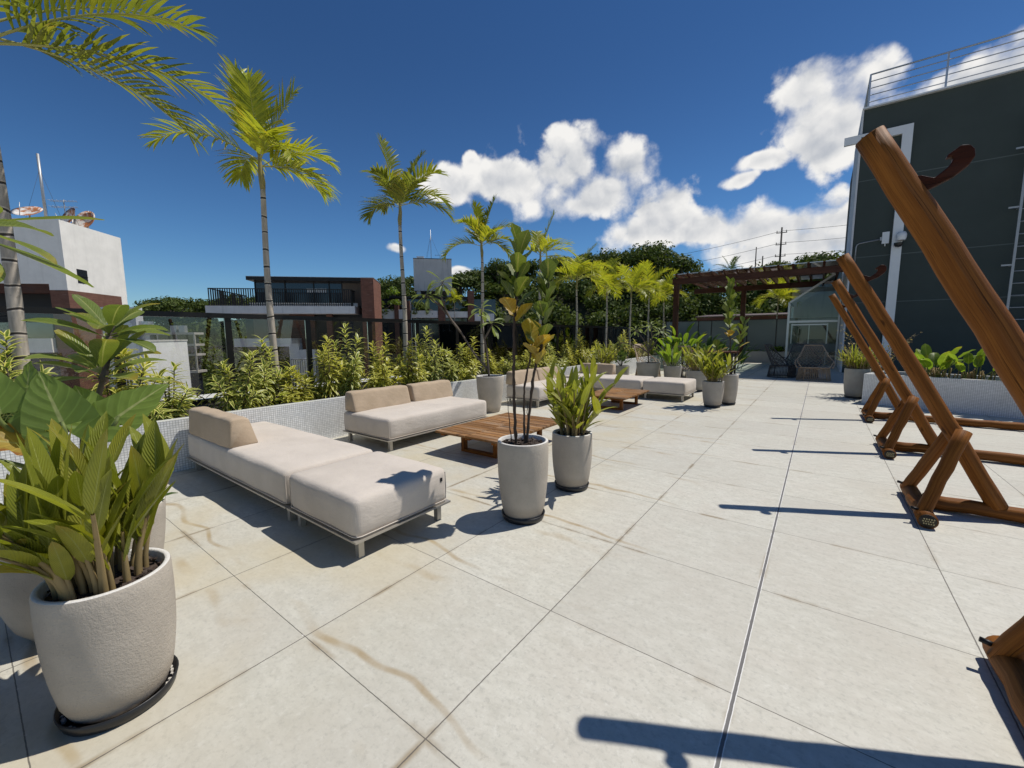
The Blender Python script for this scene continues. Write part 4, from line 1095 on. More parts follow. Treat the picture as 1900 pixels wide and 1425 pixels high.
# ---- frangipani behind it
def frangipani(t, stems, whorls, mat='plum', seed=0, L=0.27, Wd=0.085, r0=0.022, n=13, el=(-0.25, 1.0), droop=(0.4, 1.2), smat='twig'):
    rg = random.Random(seed); sb = MB(); lb = MB()
    for pts in stems:
        pp = stem_path(pts, 8); sb.tube(pp, np.linspace(r0, r0 * 0.6, len(pp)), 8)
    for (p, ax, nn) in whorls:
        whorl(lb, V(*p), V(*ax), nn, L, Wd, rg, 'obov', droop, el, 8, (0.12, 0.4), sb)
    sb.build('stem', M[smat], t); lb.build('foliage', M[mat], t)
t = thing('frangipani', 'broad leaved frangipani standing between the near left pot and the railing', 'shrub', (-3.33, 0.36, 0.50))
frangipani(t, [[(0, 0, 0), (0.0, 0.02, 0.45), (0.02, 0.09, 0.66), (0.03, 0.12, 0.77)], [(0.03, 0.12, 0.76), (0.03, 0.15, 0.90), (0.02, 0.17, 1.02)]],
           [((0.03, 0.12, 0.83), (0.15, 0, 1), 14), ((0.02, 0.18, 1.06), (0.1, 0.1, 1), 11)], 'plum', 4, 0.31, 0.115, 0.020, 13, (0.0, 1.05), (0.3, 0.9))
t = thing('frangipani', 'frangipani whose long drooping leaves poke in at the upper left edge', 'shrub', (-2.47, -0.25, 0))
pot_parts(t, 0.19, 0.48, 0.15, None, 'pot', 0.6, 31)
frangipani(t, [[(0, 0, 0.0), (0.02, 0.05, 0.9), (0.09, 0.20, 1.5), (0.16, 0.30, 1.85)]], [((0.17, 0.32, 1.90), (0.3, 0.4, 1), 12)], 'plum', 12, 0.30, 0.105, 0.022, 13, (-0.4, 0.7), (0.2, 0.7))

# ---- fiddle leaf pot and its neighbour, middle of the floor
def fiddle(t, stems, seed, mat='fiddle', ymat='fiddle_y', L=0.205, Wd=0.15, lowy=True):
    rg = random.Random(seed); sb = MB(); lb = MB(); yb = MB()
    for (pts, u0, step, r0, yell, sc_) in stems:
        pp = stem_path(pts, 12); sb.tube([p + V(rg.uniform(-.004, .004), rg.uniform(-.004, .004), 0) for p in pp], np.linspace(r0, r0 * 0.5, len(pp)) * np.array([rg.uniform(0.8, 1.25) for _ in pp]), 8)
        if u0 >= 1: continue
        Ls = [0]
        for a, c in zip(pp[:-1], pp[1:]): Ls.append(Ls[-1] + np.linalg.norm(c - a))
        s = u0 * Ls[-1]; k = 0
        while s <= Ls[-1] + 1e-6:
            i = min(len(pp) - 2, max(0, int(np.searchsorted(Ls, s)) - 1)); p = pp[i] + (pp[i+1] - pp[i]) * ((s - Ls[i]) / max(1e-6, Ls[i+1] - Ls[i]))
            a = k * 2.39996 + rg.uniform(-.3, .3); u = s / Ls[-1]; e = 0.75 + 0.5 * (u - u0) / max(0.01, 1 - u0) + rg.uniform(-.2, .25)
            d = V(math.cos(a) * math.cos(e), math.sin(a) * math.cos(e), math.sin(e)); sz = sc_ * rg.uniform(0.8, 1.1)
            sb.tube([p, p + d * 0.03], 0.005, 5, False)
            (yb if k < yell else lb).leaf(p + d * 0.025, d, V(0, 0, 1), L * sz, Wd * sz, rg.uniform(0.1, 0.7), rg.uniform(-0.05, 0.35), 'fiddle', 7, rg.uniform(-.3, .3), 0.004)
            s += step * rg.uniform(0.8, 1.2); k += 1
    sb.build('stem', M['darktwig'], t); lb.build('foliage', M[mat], t)
    if len(yb.f): o = yb.build('old_leaves', M[ymat], t); o['label'] = 'yellow old leaves low on the stems'
t = thing('potted_plant', 'tall cement pot with two bare dark stems topped by fiddle shaped leaves', 'potted plant', (-1.90, 2.69, 0))
z = pot_parts(t, 0.208, 0.63, 0.158, 0.182, 'pot', 0.6, 6)
O = V(-1.90, 2.69, 0)
L_ = lambda *p: tuple(V(*p) - O)
fiddle(t, [([(-0.045, -0.04, z), L_(-1.955, 2.645, 1.17), L_(-1.95, 2.65, 1.60), L_(-1.93, 2.665, 1.95), L_(-1.915, 2.67, 2.20)], 0.62, 0.037, 0.013, 3, 0.95),
           ([(0.03, 0.005, z), L_(-1.83, 2.74, 1.17), L_(-1.775, 2.775, 1.43), L_(-1.745, 2.79, 1.77), L_(-1.72, 2.81, 1.98)], 0.47, 0.038, 0.013, 4, 0.92),
           ([(0.025, 0.0, z), L_(-1.895, 2.70, 1.02), L_(-1.845, 2.73, 1.36), L_(-1.84, 2.735, 1.42)], 0.93, 0.05, 0.010, 2, 1.15),
           ([(-0.07, -0.055, z), L_(-2.0, 2.61, 1.0)], 2, 1, 0.005, 0, 1), ([(0.04, 0.02, z), L_(-1.865, 2.70, 0.98)], 2, 1, 0.005, 0, 1)], 5)
t = thing('potted_plant', 'cement pot of upright pointed green leaves behind the tall two-stemmed pot', 'potted plant', (-1.90, 3.53, 0))
z = pot_parts(t, 0.195, 0.53, 0.152, 0.172, 'pot', 0.6, 7)
ginger_plant(t, z, 26, 0.125, 0.22, 0.58, 33, (0.22, 0.32), (0.048, 0.066), 'ginger', 0.42, (0, 0), (5, 7))

# ---- leaning frangipani in the tall tapered pot by the planter
t = thing('potted_plant', 'tall tapered cement pot by the planter with a frangipani leaning to the left', 'potted plant', (-5.20, 6.24, 0))
z = pot_parts(t, 0.275, 0.72, 0.185, None, 'pot', 0.8, 9)
O = V(-5.20, 6.24, 0)
frangipani(t, [[(-0.02, 0.0, z), L_(-5.27, 6.23, 1.22), L_(-5.33, 6.19, 1.62), L_(-5.35, 6.18, 1.98)],
               [(-0.03, 0.0, z + 0.16), L_(-5.47, 6.08, 1.17), L_(-5.70, 5.89, 1.65), L_(-5.94, 5.69, 2.04), L_(-6.13, 5.53, 2.27)], [L_(-5.66, 5.92, 1.57), L_(-5.84, 5.77, 1.91), L_(-5.95, 5.68, 2.33), L_(-5.92, 5.71, 2.50)],
               [L_(-5.30, 6.21, 1.45), L_(-5.22, 6.27, 1.62), L_(-5.18, 6.30, 1.72)]],
           [(L_(-5.35, 6.18, 2.05), (-0.1, 0, 1), 9), (L_(-5.18, 6.30, 1.78), (0.3, 0.1, 1), 9), (L_(-6.16, 5.50, 2.31), (-0.5, -0.3, 0.9), 14), (L_(-5.92, 5.71, 2.56), (0.05, 0, 1), 13)], 'plum_grey', 8, 0.33, 0.085, 0.022, 13, (-0.7, 0.8), (0.5, 1.3))
# ---- group of pots at the far end of the sofas
t = thing('potted_plant', 'front one of two far pots together, pointed leaves on canes', 'potted plant', (-1.72, 9.28, 0))
z = pot_parts(t, 0.205, 0.51, 0.150, 0.165, 'pot', 0.6, 11)
ginger_plant(t, z, 26, 0.14, 0.20, 0.50, 41, (0.26, 0.36), (0.055, 0.075), 'ginger', 0.55, (0, 0), (4, 6), (-0.05, 0))
t = thing('potted_plant', 'slim far pot with a tall column of round stiff leaves, partly behind another pot', 'potted plant', (-1.50, 9.80, 0))
z = pot_parts(t, 0.165, 0.62, 0.125, 0.140, 'pot', 0.7, 12)
O = V(-1.50, 9.80, 0)
fiddle(t, [([(0, 0, z), (-0.02, 0, 1.15), (-0.06, 0, 1.75), (-0.09, 0.0, 2.52)], 0.40, 0.045, 0.014, 3, 1.0), ([(0.02, 0, z), (0.10, 0.03, 1.05), (0.17, 0.04, 1.45), (0.19, 0.05, 1.72)], 0.55, 0.05, 0.012, 1, 0.95), ([(-0.02, -.02, z), (-0.2, -0.1, 1.0), (-0.27, -0.14, 1.25)], 0.8, 0.05, 0.010, 1, 0.9)], 15, 'fiddle', 'fiddle_y', 0.22, 0.165)
t = thing('potted_plant', 'wide far pot of thin cane leaves just behind the free end of the far ottoman', 'potted plant', (-2.58, 11.68, 0))
z = pot_parts(t, 0.27, 0.53, 0.19, 0.21, 'pot_grey', 0.6, 13)
ginger_plant(t, z, 30, 0.19, 0.22, 0.55, 44, (0.25, 0.36), (0.035, 0.055), 'ginger', 0.5, (0, 0), (4, 6))
t = thing('potted_plant', 'grey pot with light green paddle leaves beside the lattice chair', 'potted plant', (-3.50, 12.75, 0))
z = pot_parts(t, 0.26, 0.58, 0.18, None, 'pot_grey', 0.8, 14)
rg = random.Random(3); lb = MB(); sb = MB()
for i in range(26):
    a = rg.uniform(0, 6.28); p = V(0.12*math.cos(a), 0.12*math.sin(a), z); H = rg.uniform(0.1, 0.35); o_ = V(math.cos(a), math.sin(a), 0) * rg.uniform(0.05, 0.3)
    q = p + V(0, 0, H) + o_ * 0.5; sb.tube([p, q], 0.008, 5, False); lb.leaf(q, o_ * 2.2 + V(0, 0, 1), V(0, 0, 1), rg.uniform(0.26, 0.46), rg.uniform(0.11, 0.17), rg.uniform(0.2, 0.9), 0.25, 'paddle', 7)
sb.build('stems', M['petiole'], t); lb.build('foliage', M['broad'], t)
t = thing('potted_plant', 'wide tapered grey pot with a spreading frangipani of several branches', 'potted plant', (-4.20, 12.65, 0))
z = pot_parts(t, 0.36, 0.66, 0.24, None, 'pot_grey', 0.9, 15)
frangipani(t, [[(0, 0, z), (0, 0, 1.02)], [(0, 0, 0.95), (-0.35, -0.12, 1.18), (-0.78, -0.26, 1.26)], [(0, 0, 1.0), (-0.15, -0.05, 1.35), (-0.36, -0.12, 1.62)], [(0, 0, 1.0), (0.15, 0.05, 1.2), (0.30, 0.1, 1.58)], [(0.0, 0.0, 1.0), (0.05, 0.1, 1.4), (0.0, 0.1, 1.75)]],
           [((-0.82, -0.27, 1.27), (-0.7, -0.2, 0.6), 14), ((-0.38, -0.13, 1.66), (-0.2, 0, 1), 13), ((0.32, 0.11, 1.63), (0.2, 0, 1), 12), ((0, 0.1, 1.8), (0, 0, 1), 11)], 'plum_grey', 18, 0.30, 0.075, 0.022, 13, (-0.6, 0.8), (0.5, 1.2))
t = thing('potted_plant', 'square shouldered grey pot with a low dark bush left of the spreading frangipani', 'potted plant', (-5.18, 12.95, 0))
z = pot_parts(t, 0.26, 0.50, 0.20, None, 'pot_grey', 0.8, 16)
rg = random.Random(6); lb = MB(); sb = MB()
for i in range(90):
    a = rg.uniform(0, 6.28); e = rg.uniform(0.1, 1.5); rr = rg.uniform(0.1, 0.30); p = V(0, 0, z + 0.1) + V(math.cos(a)*math.cos(e), math.sin(a)*math.cos(e), math.sin(e) * 1.3) * rr
    if i < 12: sb.tube([V(0, 0, z), p], 0.006, 5, False)
    lb.leaf(p, p - V(0, 0, z) + V(0, 0, .1), V(0, 0, 1), rg.uniform(0.10, 0.17), rg.uniform(0.06, 0.09), 0.7, 0.2, 'paddle', 5)
sb.build('stems', M['twig'], t); lb.build('foliage', M['broad_d'], t)
t = thing('potted_plant', 'small pot of thin yellow green blades at the left end of the far sofa', 'potted plant', (-5.42, 12.2, 0))
z = pot_parts(t, 0.15, 0.48, 0.12, None, 'pot_grey', 0.8, 17)
ginger_plant(t, z, 30, 0.10, 0.25, 0.70, 47, (0.28, 0.42), (0.03, 0.045), 'ginger', 0.5, (0, 0), (3, 5))

# ---- right hand planter and pots
PH = math.atan2(-0.54, 1.76)
t = thing('planter_box', 'white mosaic planter box by the hammock stands, broad bright leaves in it', 'planter', (0.80, 11.57, 0), PH)
b = MB(); b.box((2.1, 0.06, 0.32), (4.2, 0.12, 0.64)); b.box((0.06, 0.62, 0.3205), (0.12, 0.996, 0.641)); b.box((2.1, 1.18, 0.32), (4.2, 0.12, 0.64)); b.box((4.14, 0.62, 0.3205), (0.12, 0.996, 0.641)); b.build('planter_side', M['mosaic'], t, False, 0.004)
b = MB(); b.box((2.1, 0.62, 0.28), (3.95, 0.99, 0.56)); b.build('soil', M['soil'], t, False)
def calathea(label, x, y, seed, n, sc_):
    cP, sP = math.cos(PH), math.sin(PH)
    t = thing('broad_leaf_plant', label, 'plant', (0.80 + x*cP - y*sP, 11.57 + x*sP + y*cP, 0.56), 0, 'bright broad leaved plants in the mosaic planter box')
    rg = random.Random(seed); lb = MB(); sb = MB(); db = MB()
    for i in range(n):
        a = rg.uniform(0, 6.28); rr = rg.uniform(0.02, 0.22); p = V(rr*math.cos(a), rr*math.sin(a) * 0.7, 0); H = rg.uniform(0.20, 0.48) * sc_; o_ = V(math.cos(a), math.sin(a), 0) * rg.uniform(0.02, 0.25)
        q = p + V(0, 0, H) + o_; sb.tube([p, p + V(0, 0, H*.5) + o_*.3, q], 0.008, 5, False)
        lb.leaf(q, o_ * 3 + V(0, 0, rg.uniform(0.3, 1.2)), V(0, 0, 1), rg.uniform(0.24, 0.38) * sc_, rg.uniform(0.14, 0.19) * sc_, rg.uniform(0.3, 1.1), rg.uniform(0.05, 0.3), 'paddle', 8, 0, 0.006)
    for i in range(40):
        a = rg.uniform(0, 6.28); rr = rg.uniform(0.0, 0.28); p = V(rr*math.cos(a), rr*math.sin(a)*.6, 0); db.tube([p, p + V(rg.uniform(-.04, .04), rg.uniform(-.04, .04), rg.uniform(0.08, 0.26))], 0.010, 5)
    sb.build('stalks', M['petiole'], t); lb.build('foliage', M['broad'], t); db.build('dry_stems', M['gstem'], t); return t
calathea('bright broad leaved plant left in the white planter box, brown cut canes below', 0.98, 0.45, 4, 24, 1.0)
calathea('smaller bright plant with a yellow leaf behind the near leaning pole', 1.52, 0.5, 5, 15, 0.85)
calathea('tall broad leaved plant at the right edge of the photo behind the thick pole', 2.25, 0.5, 7, 22, 1.15)
t = thing('potted_plant', 'cement pot of thin reedy leaves at the left end of the white planter box', 'potted plant', (0.74, 12.45, 0))
z = pot_parts(t, 0.24, 0.66, 0.19, 0.21, 'pot_grey', 0.6, 23)
ginger_plant(t, z, 46, 0.20, 0.15, 0.42, 51, (0.18, 0.30), (0.022, 0.036), 'ginger', 0.55, (0, 0), (4, 6))
t = thing('dry_shrub', 'thin shrub of small dry pale leaves behind the reedy pot', 'shrub', (1.06, 13.25, 0))
rg = random.Random(9); sb = MB(); lb = MB()
for i in range(16):
    a = rg.uniform(0, 6.28); d = V(math.cos(a) * 0.42, math.sin(a) * 0.42, 1); H = rg.uniform(1.0, 1.75)
    pts = [V(0, 0, 0) + d * u * H * V(u + .2, u + .2, 1) for u in np.linspace(0, 1, 7)]; sb.tube(pts, np.linspace(0.010, 0.003, 7), 5, False)
    for q in range(42):
        u = rg.uniform(0.35, 1); k = min(5, int(u * 6)); p = pts[k] + (pts[k+1] - pts[k]) * (u*6 - k) + V(rg.uniform(-.06, .06), rg.uniform(-.06, .06), rg.uniform(-.05, .05))
        lb.leaf(p, V(rg.uniform(-1, 1), rg.uniform(-1, 1), rg.uniform(-.3, 1)), V(0, 0, 1), rg.uniform(0.05, 0.10), 0.035, 0.6, 0.2, 'paddle', 3)
sb.build('stems', M['twig'], t); lb.build('foliage', M['dryleaf'], t)

# ---- leafy clump of big dark leaves by the pergola post
def bigclump(label, loc, seed, n, hh, sp, mat):
    t = thing('big_leaf_bush', label, 'bush', loc); rg = random.Random(seed); lb = MB(); sb = MB()
    for i in range(n):
        a = rg.uniform(0, 6.28); rr = sp * math.sqrt(rg.random()); p = V(rr*math.cos(a), rr*math.sin(a), 0); H = rg.uniform(0.3, 1.0) * hh * (1 - 0.4 * rr / sp)
        o_ = V(math.cos(a), math.sin(a), 0) * rg.uniform(0.1, 0.5); q = p + V(0, 0, H) + o_ * .6
        if i % 3 == 0: sb.tube([p, q], 0.012, 5, False)
        lb.leaf(q, o_ * 2 + V(0, 0, 1), V(0, 0, 1), rg.uniform(0.45, 0.75), rg.uniform(0.15, 0.24), rg.uniform(0.6, 1.6), 0.25, 'paddle', 7)
    sb.build('stems', M['petiole'], t); lb.build('foliage', M[mat], t); return t
bigclump('tall green clump of long banana like leaves right of the front pergola post', (-4.9, 19.0, 0.0), 3, 70, 1.75, 0.75, 'broad')
bigclump('dark green leafy bush left of the tall column of stiff leaves', (-4.0, 19.3, 0.0), 4, 60, 1.15, 0.8, 'broad_d')
bigclump('low dark leafy bush behind the dark dining table', (-3.3, 19.8, 0.0), 6, 50, 0.95, 0.7, 'broad_d')
rg = random.Random(12)
for k, x in enumerate((-3.0, -1.75)):
    t = thing('low_plant', ('low grassy plants at the left of the pale planter under the frosted screen', 'rounded green plant in the pale planter beside the glass porch')[k], 'plant', (x, 25.6, 0.52))
    lb = MB()
    for i in range(70 if k == 0 else 90):
        a = rg.uniform(0, 6.28); rr = rg.uniform(0, 0.5 if k == 0 else 0.25); lb.leaf(V(rr*math.cos(a) * 1.5, rr*math.sin(a)*.35, rg.uniform(0, .02 + .18 * k)), V(math.cos(a), math.sin(a), rg.uniform(0.5, 2)), V(0, 0, 1), rg.uniform(0.12, 0.28), 0.05 + 0.05 * k, 0.8, 0.2, 'strap' if k == 0 else 'paddle', 4)
    lb.build('foliage', M['broad'], t)

# ================================================================== WOVEN CHAIRS
def woven_chair(name, label, loc, rz, mat='tubeframe', cord='cord', pillow=False, hi=1.12):
    """faces local -y: splayed tube legs, round woven seat, tall flaring lattice back"""
    t = thing(name, label, 'chair', loc, rz, 'woven cord lounge chairs')
    b = MB(); ring = []
    ring = [V(0.40*math.cos(a) * (1 + 0.06*math.cos(2*a)), 0.36*math.sin(a), 0.40 - 0.03*math.sin(a)) for a in np.linspace(0, 2*math.pi, 33)]
    b.tube(ring, 0.017, 7, False)
    base = [V(0.46*math.cos(a), 0.42*math.sin(a), 0.015) for a in np.linspace(0, 2*math.pi, 33)]; b.tube(base, 0.013, 7, False)
    for a in (-2.3, -0.84, 0.84, 2.3): b.tube([V(0.46*math.cos(a), 0.42*math.sin(a), 0.015), V(0.40*math.cos(a), 0.36*math.sin(a), 0.40)], 0.014, 7)
    def back(u, v):      # u across -1..1, v up 0..1: wide at the arms, narrower and leaning out at the top
        w = 0.46 + 0.06 * math.sin(math.pi * min(1, v / 0.5)) - 0.22 * max(0, v - 0.30) / 0.70
        x = w * u; curve = math.cos(u * 1.45 * (1 - 0.35 * v))
        return V(x, -0.14 + 0.44 * curve * (1 - 0.25 * v) + 0.40 * v, 0.40 + (hi - 0.40) * (v - 0.10 * u * u * v * (1 - v)))
    edge = [back(-1, v) for v in np.linspace(0, 1, 12)] + [back(u, 1) for u in np.linspace(-0.9, 0.9, 12)] + [back(1, v) for v in np.linspace(1, 0, 12)]
    b.tube(edge, 0.019, 7)
    for s in (-1, 1): b.tube([V(s*0.36, -0.24, 0.41), V(s*0.47, -0.10, 0.60), back(s, 0.42)], 0.012, 6)
    b.build('frame', M[mat], t)
    b = MB(); N = 9
    for k in range(-N, N + 1):
        for sg in (-1, 1):
            pts = []
            for v in np.linspace(0, 1, 13):
                u = k / N * 2 + sg * (v - 0.5) * 1.5
                if -1 <= u <= 1: pts.append(back(u, v))
            if len(pts) > 2: b.tube(pts, 0.0075, 4, False)
    b.build('woven_back', M[cord], t)
    b = MB()
    for k in range(-9, 10):
        x = k / 10 * 0.40; y = 0.36 * math.sqrt(max(0, 1 - (x / 0.40) ** 2)); b.tube([V(x, -y, 0.41), V(x, 0, 0.385), V(x, y, 0.38)], 0.010, 4, False)
        yy = k / 10 * 0.36; xx = 0.40 * math.sqrt(max(0, 1 - (yy / 0.36) ** 2)); b.tube([V(-xx, yy, 0.40), V(0, yy, 0.392), V(xx, yy, 0.40)], 0.010, 4, False)
    b.build('woven_seat', M[cord], t)
    b = MB()
    for k in range(56):
        a = 2*math.pi*k/56; b.tube([V(0.40*math.cos(a), 0.36*math.sin(a), 0.39), V(0.455*math.cos(a + 0.05), 0.415*math.sin(a + 0.05), 0.02)], 0.008, 4, False)
    b.build('cord_skirt', M[cord], t)
    if pillow:
        c = cushion_bm(0.40, 0.10, 0.15, 0.04, 0.01, 3).build('headrest', M['bolster'], t); c.location = back(0, 0.92) + V(0, -0.06, 0)
    return t
woven_chair('woven_chair', 'woven cord lounge chair facing us in front of the glass porch', (-0.10, 16.45, 0), rad(8), 'cord', 'cord')
woven_chair('woven_chair', 'black woven chair just behind the front facing woven chair', (-0.42, 17.5, 0), rad(15), 'darkcord', 'darkcord')
woven_chair('woven_chair', 'black woven lounge chair seen from its side, facing the other two', (-1.02, 17.15, 0), rad(78), 'darkcord', 'darkcord')
woven_chair('woven_chair', 'woven chair with a tan headrest behind the spreading frangipani pot', (-4.85, 14.6, 0), rad(75), 'cord', 'cord', True, 1.15)
woven_chair('woven_chair', 'lattice backed woven chair behind the pot of paddle leaves', (-3.75, 14.5, 0), rad(200), 'tubeframe', 'darkcord')
t = thing('dining_table', 'dark topped dining table under the plants beyond the far pots', 'table', (-3.1, 15.7, 0))
b = MB(); b.box_w((0, 0, 0.90), (1.8, 0.9, 0.05)); b.build('tabletop', M['pergola'], t, False, 0.006)
for sx in (-0.78, 0.78):
    for sy in (-0.36, 0.36):
        b = MB(); b.box((sx, sy, 0.437), (0.06, 0.06, 0.874)); b.build('leg', M['railmetal'], t, False)
# ================================================================== PALMS
def frond_mesh(d, L, droop, rg, ll=0.42, n=34, lw=0.044, hang=0.9, vee=0.35, bare=0.16):
    b = MB(); d = nrm(d); p = V(0, 0, 0); N = 22; pts = [p]; dirs = [d]
    for i in range(N):
        t = i / N; d = nrm(d + V(0, 0, -1) * droop * (0.25 + 1.6 * t) / N); p = p + d * (L / N); pts.append(p); dirs.append(d)
    b.cur = 1; b.tube(pts, np.linspace(0.013, 0.003, N + 1) * (L / 1.7), 6, False)
    b.cur = 0
    for i in range(n):
        t = bare + (1 - bare) * (i + 0.5) / n; k = min(N - 1, int(t * N)); f = t * N - k
        q = pts[k] + (pts[k+1] - pts[k]) * f; dd = dirs[k]
        sd = cross(dd, V(0, 0, 1)); sd = nrm(sd) if sd @ sd > 1e-4 else V(1, 0, 0); up = cross(sd, dd)
        len_ = ll * (0.45 + 0.75 * math.sin(math.pi * min(1, (0.12 + t * 0.80)))) * rg.uniform(0.85, 1.1)
        for s in (-1, 1):
            if rg.random() < 0.05: continue
            fw = 0.45 + 0.9 * t + rg.uniform(-.12, .12)
            ld = sd * s + dd * fw + up * (vee + rg.uniform(-.12, .12))
            b.leaf(q, ld, up, len_, lw * rg.uniform(0.8, 1.2), hang * rg.uniform(0.3, 1.5), 0.18, 'frondlet', 4, rg.uniform(-.3, .3))
    ld = dirs[-1]
    for s in (-.3, .1, .3): b.leaf(pts[-1], ld + V(s, s, 0.1), V(0, 0, 1), ll * 0.5, lw * .8, 0.4, 0.2, 'frondlet', 3)
    return b
PG = 'tall slim palms in the long planter'
def palm(label, x, y, z0, ztop, fronds, seed, mat, r=0.078, scale=1.0, ll=0.42, group=PG, lean=(0, 0), lw=0.05, fs=0.78):
    t = thing('palm_tree', label, 'palm tree', (x, y, z0), 0, group); rg = random.Random(seed); H = ztop - z0
    b = MB(); k = 26; pts = []; rr = []
    for i in range(k):
        u = i / (k - 1); pts.append((lean[0]*u*u + 0.012*math.sin(u*6 + seed), lean[1]*u*u + 0.012*math.cos(u*5 + seed), H * 0.93 * u)); rr.append(r * 0.68 * (1.22 - 0.22 * min(1, u * 5)) * (1 - 0.38 * u))
    b.tube(pts, rr, 14); b.build('trunk', M['trunk'], t)
    top = V(lean[0], lean[1], H)
    b = MB(); b.tube([V(*pts[-1]) - V(0, 0, 0.005), V(*pts[-1]) + V(0, 0, 0.10), top, top + V(0, 0, 0.22), top + V(0, 0, 0.34)], [rr[-1] * 1.02, rr[-1] * 1.25, rr[-1] * 1.05, rr[-1] * 0.6, 0.008], 12); b.build('crownshaft', M['shaft'], t)
    for (a, dp, L, dr) in fronds:
        L *= fs; d = ER * math.cos(rad(a)) + V(0, 0, 1) * math.sin(rad(a)) + EF * dp
        m_ = mat if not isinstance(mat, tuple) else mat[0 if rg.random() < 0.55 else 1]
        fb = frond_mesh(d, L * scale, dr, rg, ll * scale * (0.35 + 0.65 * fs), 26, lw * scale, rg.uniform(0.3, 0.8), rg.uniform(0.15, 0.5))
        o = fb.build('frond', [M[m_], M['rachis']], t); o.location = top + V(0, 0, rg.uniform(0.02, 0.2))
    return t
palm('nearest palm, its crown cut by the upper left corner', -6.8, 0.40, 0.5, 4.35, [(20, 0.55, 2.3, 0.95), (38, 0.35, 2.1, 0.8), (55, 0.7, 1.9, 0.6), (5, 0.75, 1.9, 1.0), (80, -0.2, 1.8, 0.3), (110, 0.3, 1.8, 0.5), (150, 0.2, 1.9, 0.9), (185, 0, 1.8, 0.9), (30, -0.8, 1.8, 0.9), (140, -0.8, 1.8, 0.9)], 3, ('palm_green', 'palm_green'), 0.10, 1.0, 0.52, PG, (0, 0), 0.055, 0.92)
palm('tall yellow green palm between the nearest palm and the slat railed building', -6.8, 2.93, 0.5, 3.93,
     [(100, 0.05, 1.50, 0.10), (104, 0.1, 1.75, -0.05), (68, 0.15, 1.45, 0.25), (84, -0.3, 1.25, 0.35), (38, 0.2, 1.35, 1.35), (145, -0.25, 1.75, 1.30), (25, -0.6, 1.2, 1.5), (55, -0.7, 1.1, 1.7), (8, 0.1, 1.35, 1.25), (150, 0.5, 0.8, 2.0), (20, 0.8, 1.2, 1.3)], 7, 'palm_yellow', 0.082, 1.0, 0.46)
palm('second tall palm, dark green crown with an upright spear, left of the leaning frangipani', -6.8, 5.47, 0.5, 3.93,
     [(106, 0.1, 1.65, 0.0), (72, 0.2, 1.35, 0.5), (52, -0.2, 1.35, 1.3), (60, -0.6, 1.1, 1.2), (112, -0.6, 1.0, 1.2), (35, 0.2, 1.35, 1.6), (18, 0.1, 1.35, 1.35), (150, 0.2, 1.0, 1.9), (130, 0.6, 0.9, 1.5), (95, -0.7, 0.9, 1.6)], 11, ('palm_green', 'palm_green'), 0.078, 1.0, 0.42)
palm('palm with a drooping left frond just right of the grey rooftop block', -6.8, 7.90, 0.5, 3.65,
     [(160, 0.0, 1.3, 1.7), (75, 0.1, 1.35, 0.4), (50, 0.2, 1.25, 1.2), (98, 0.1, 1.1, 0.2), (30, -0.3, 1.2, 1.5), (120, -0.4, 0.9, 1.4), (110, 0.5, 0.8, 1.0), (15, 0.4, 1.0, 1.4), (60, -0.7, 0.9, 1.5)], 15, ('palm_green', 'palm_yellow'), 0.074, 1.0, 0.38)
palm('palm rising behind the fiddle leaved pot against the white cloud', -6.8, 10.56, 0.5, 3.75,
     [(128, 0.1, 1.5, 0.5), (72, 0.0, 1.45, 0.3), (48, 0.3, 1.4, 1.0), (25, -0.1, 1.5, 1.5), (10, 0.4, 1.5, 1.4), (150, -0.4, 1.1, 1.5), (60, -0.7, 1.0, 1.5), (95, 0.5, 1.2, 0.4)], 19, 'palm_yellow', 0.072, 1.0, 0.42)
FAN = [(140, -0.2, 1.5, 1.4), (165, 0.3, 1.3, 1.5), (115, 0.2, 1.4, 0.9), (70, 0.0, 1.5, 0.9), (45, -0.3, 1.5, 1.4), (20, 0.1, 1.6, 1.6), (30, 0.6, 1.4, 1.4), (90, -0.7, 1.2, 1.6), (60, -0.8, 1.2, 1.7), (90, 0.6, 1.4, 1.0), (150, -0.6, 1.2, 1.8)]
pF = palm('first of the bushy yellow palms, immediately left of the tight far group', -6.8, 12.87, 0.5, 3.25, FAN, 23, 'palm_yellow', 0.066, 1.05, 0.46)
dup(pF, (-6.8, 15.36, 0.5), 0.9, 0.99, 'bushy yellow palm second from the left in the far group')
dup(pF, (-6.8, 17.9, 0.5), 2.3, 1.03, 'bushy yellow palm in the middle of the far group')
dup(pF, (-6.8, 20.3, 0.5), 4.0, 1.08, 'bushy yellow palm second from the pergola')
dup(pF, (-6.8, 22.7, 0.5), 5.2, 1.05, 'farthest bushy yellow palm right beside the pergola post')
dup(pF, (-2.0, 27.1, 0.0), 1.7, (1.05, 1.05, 1.18), 'lone yellow palm behind the frosted screen beside the glass porch')

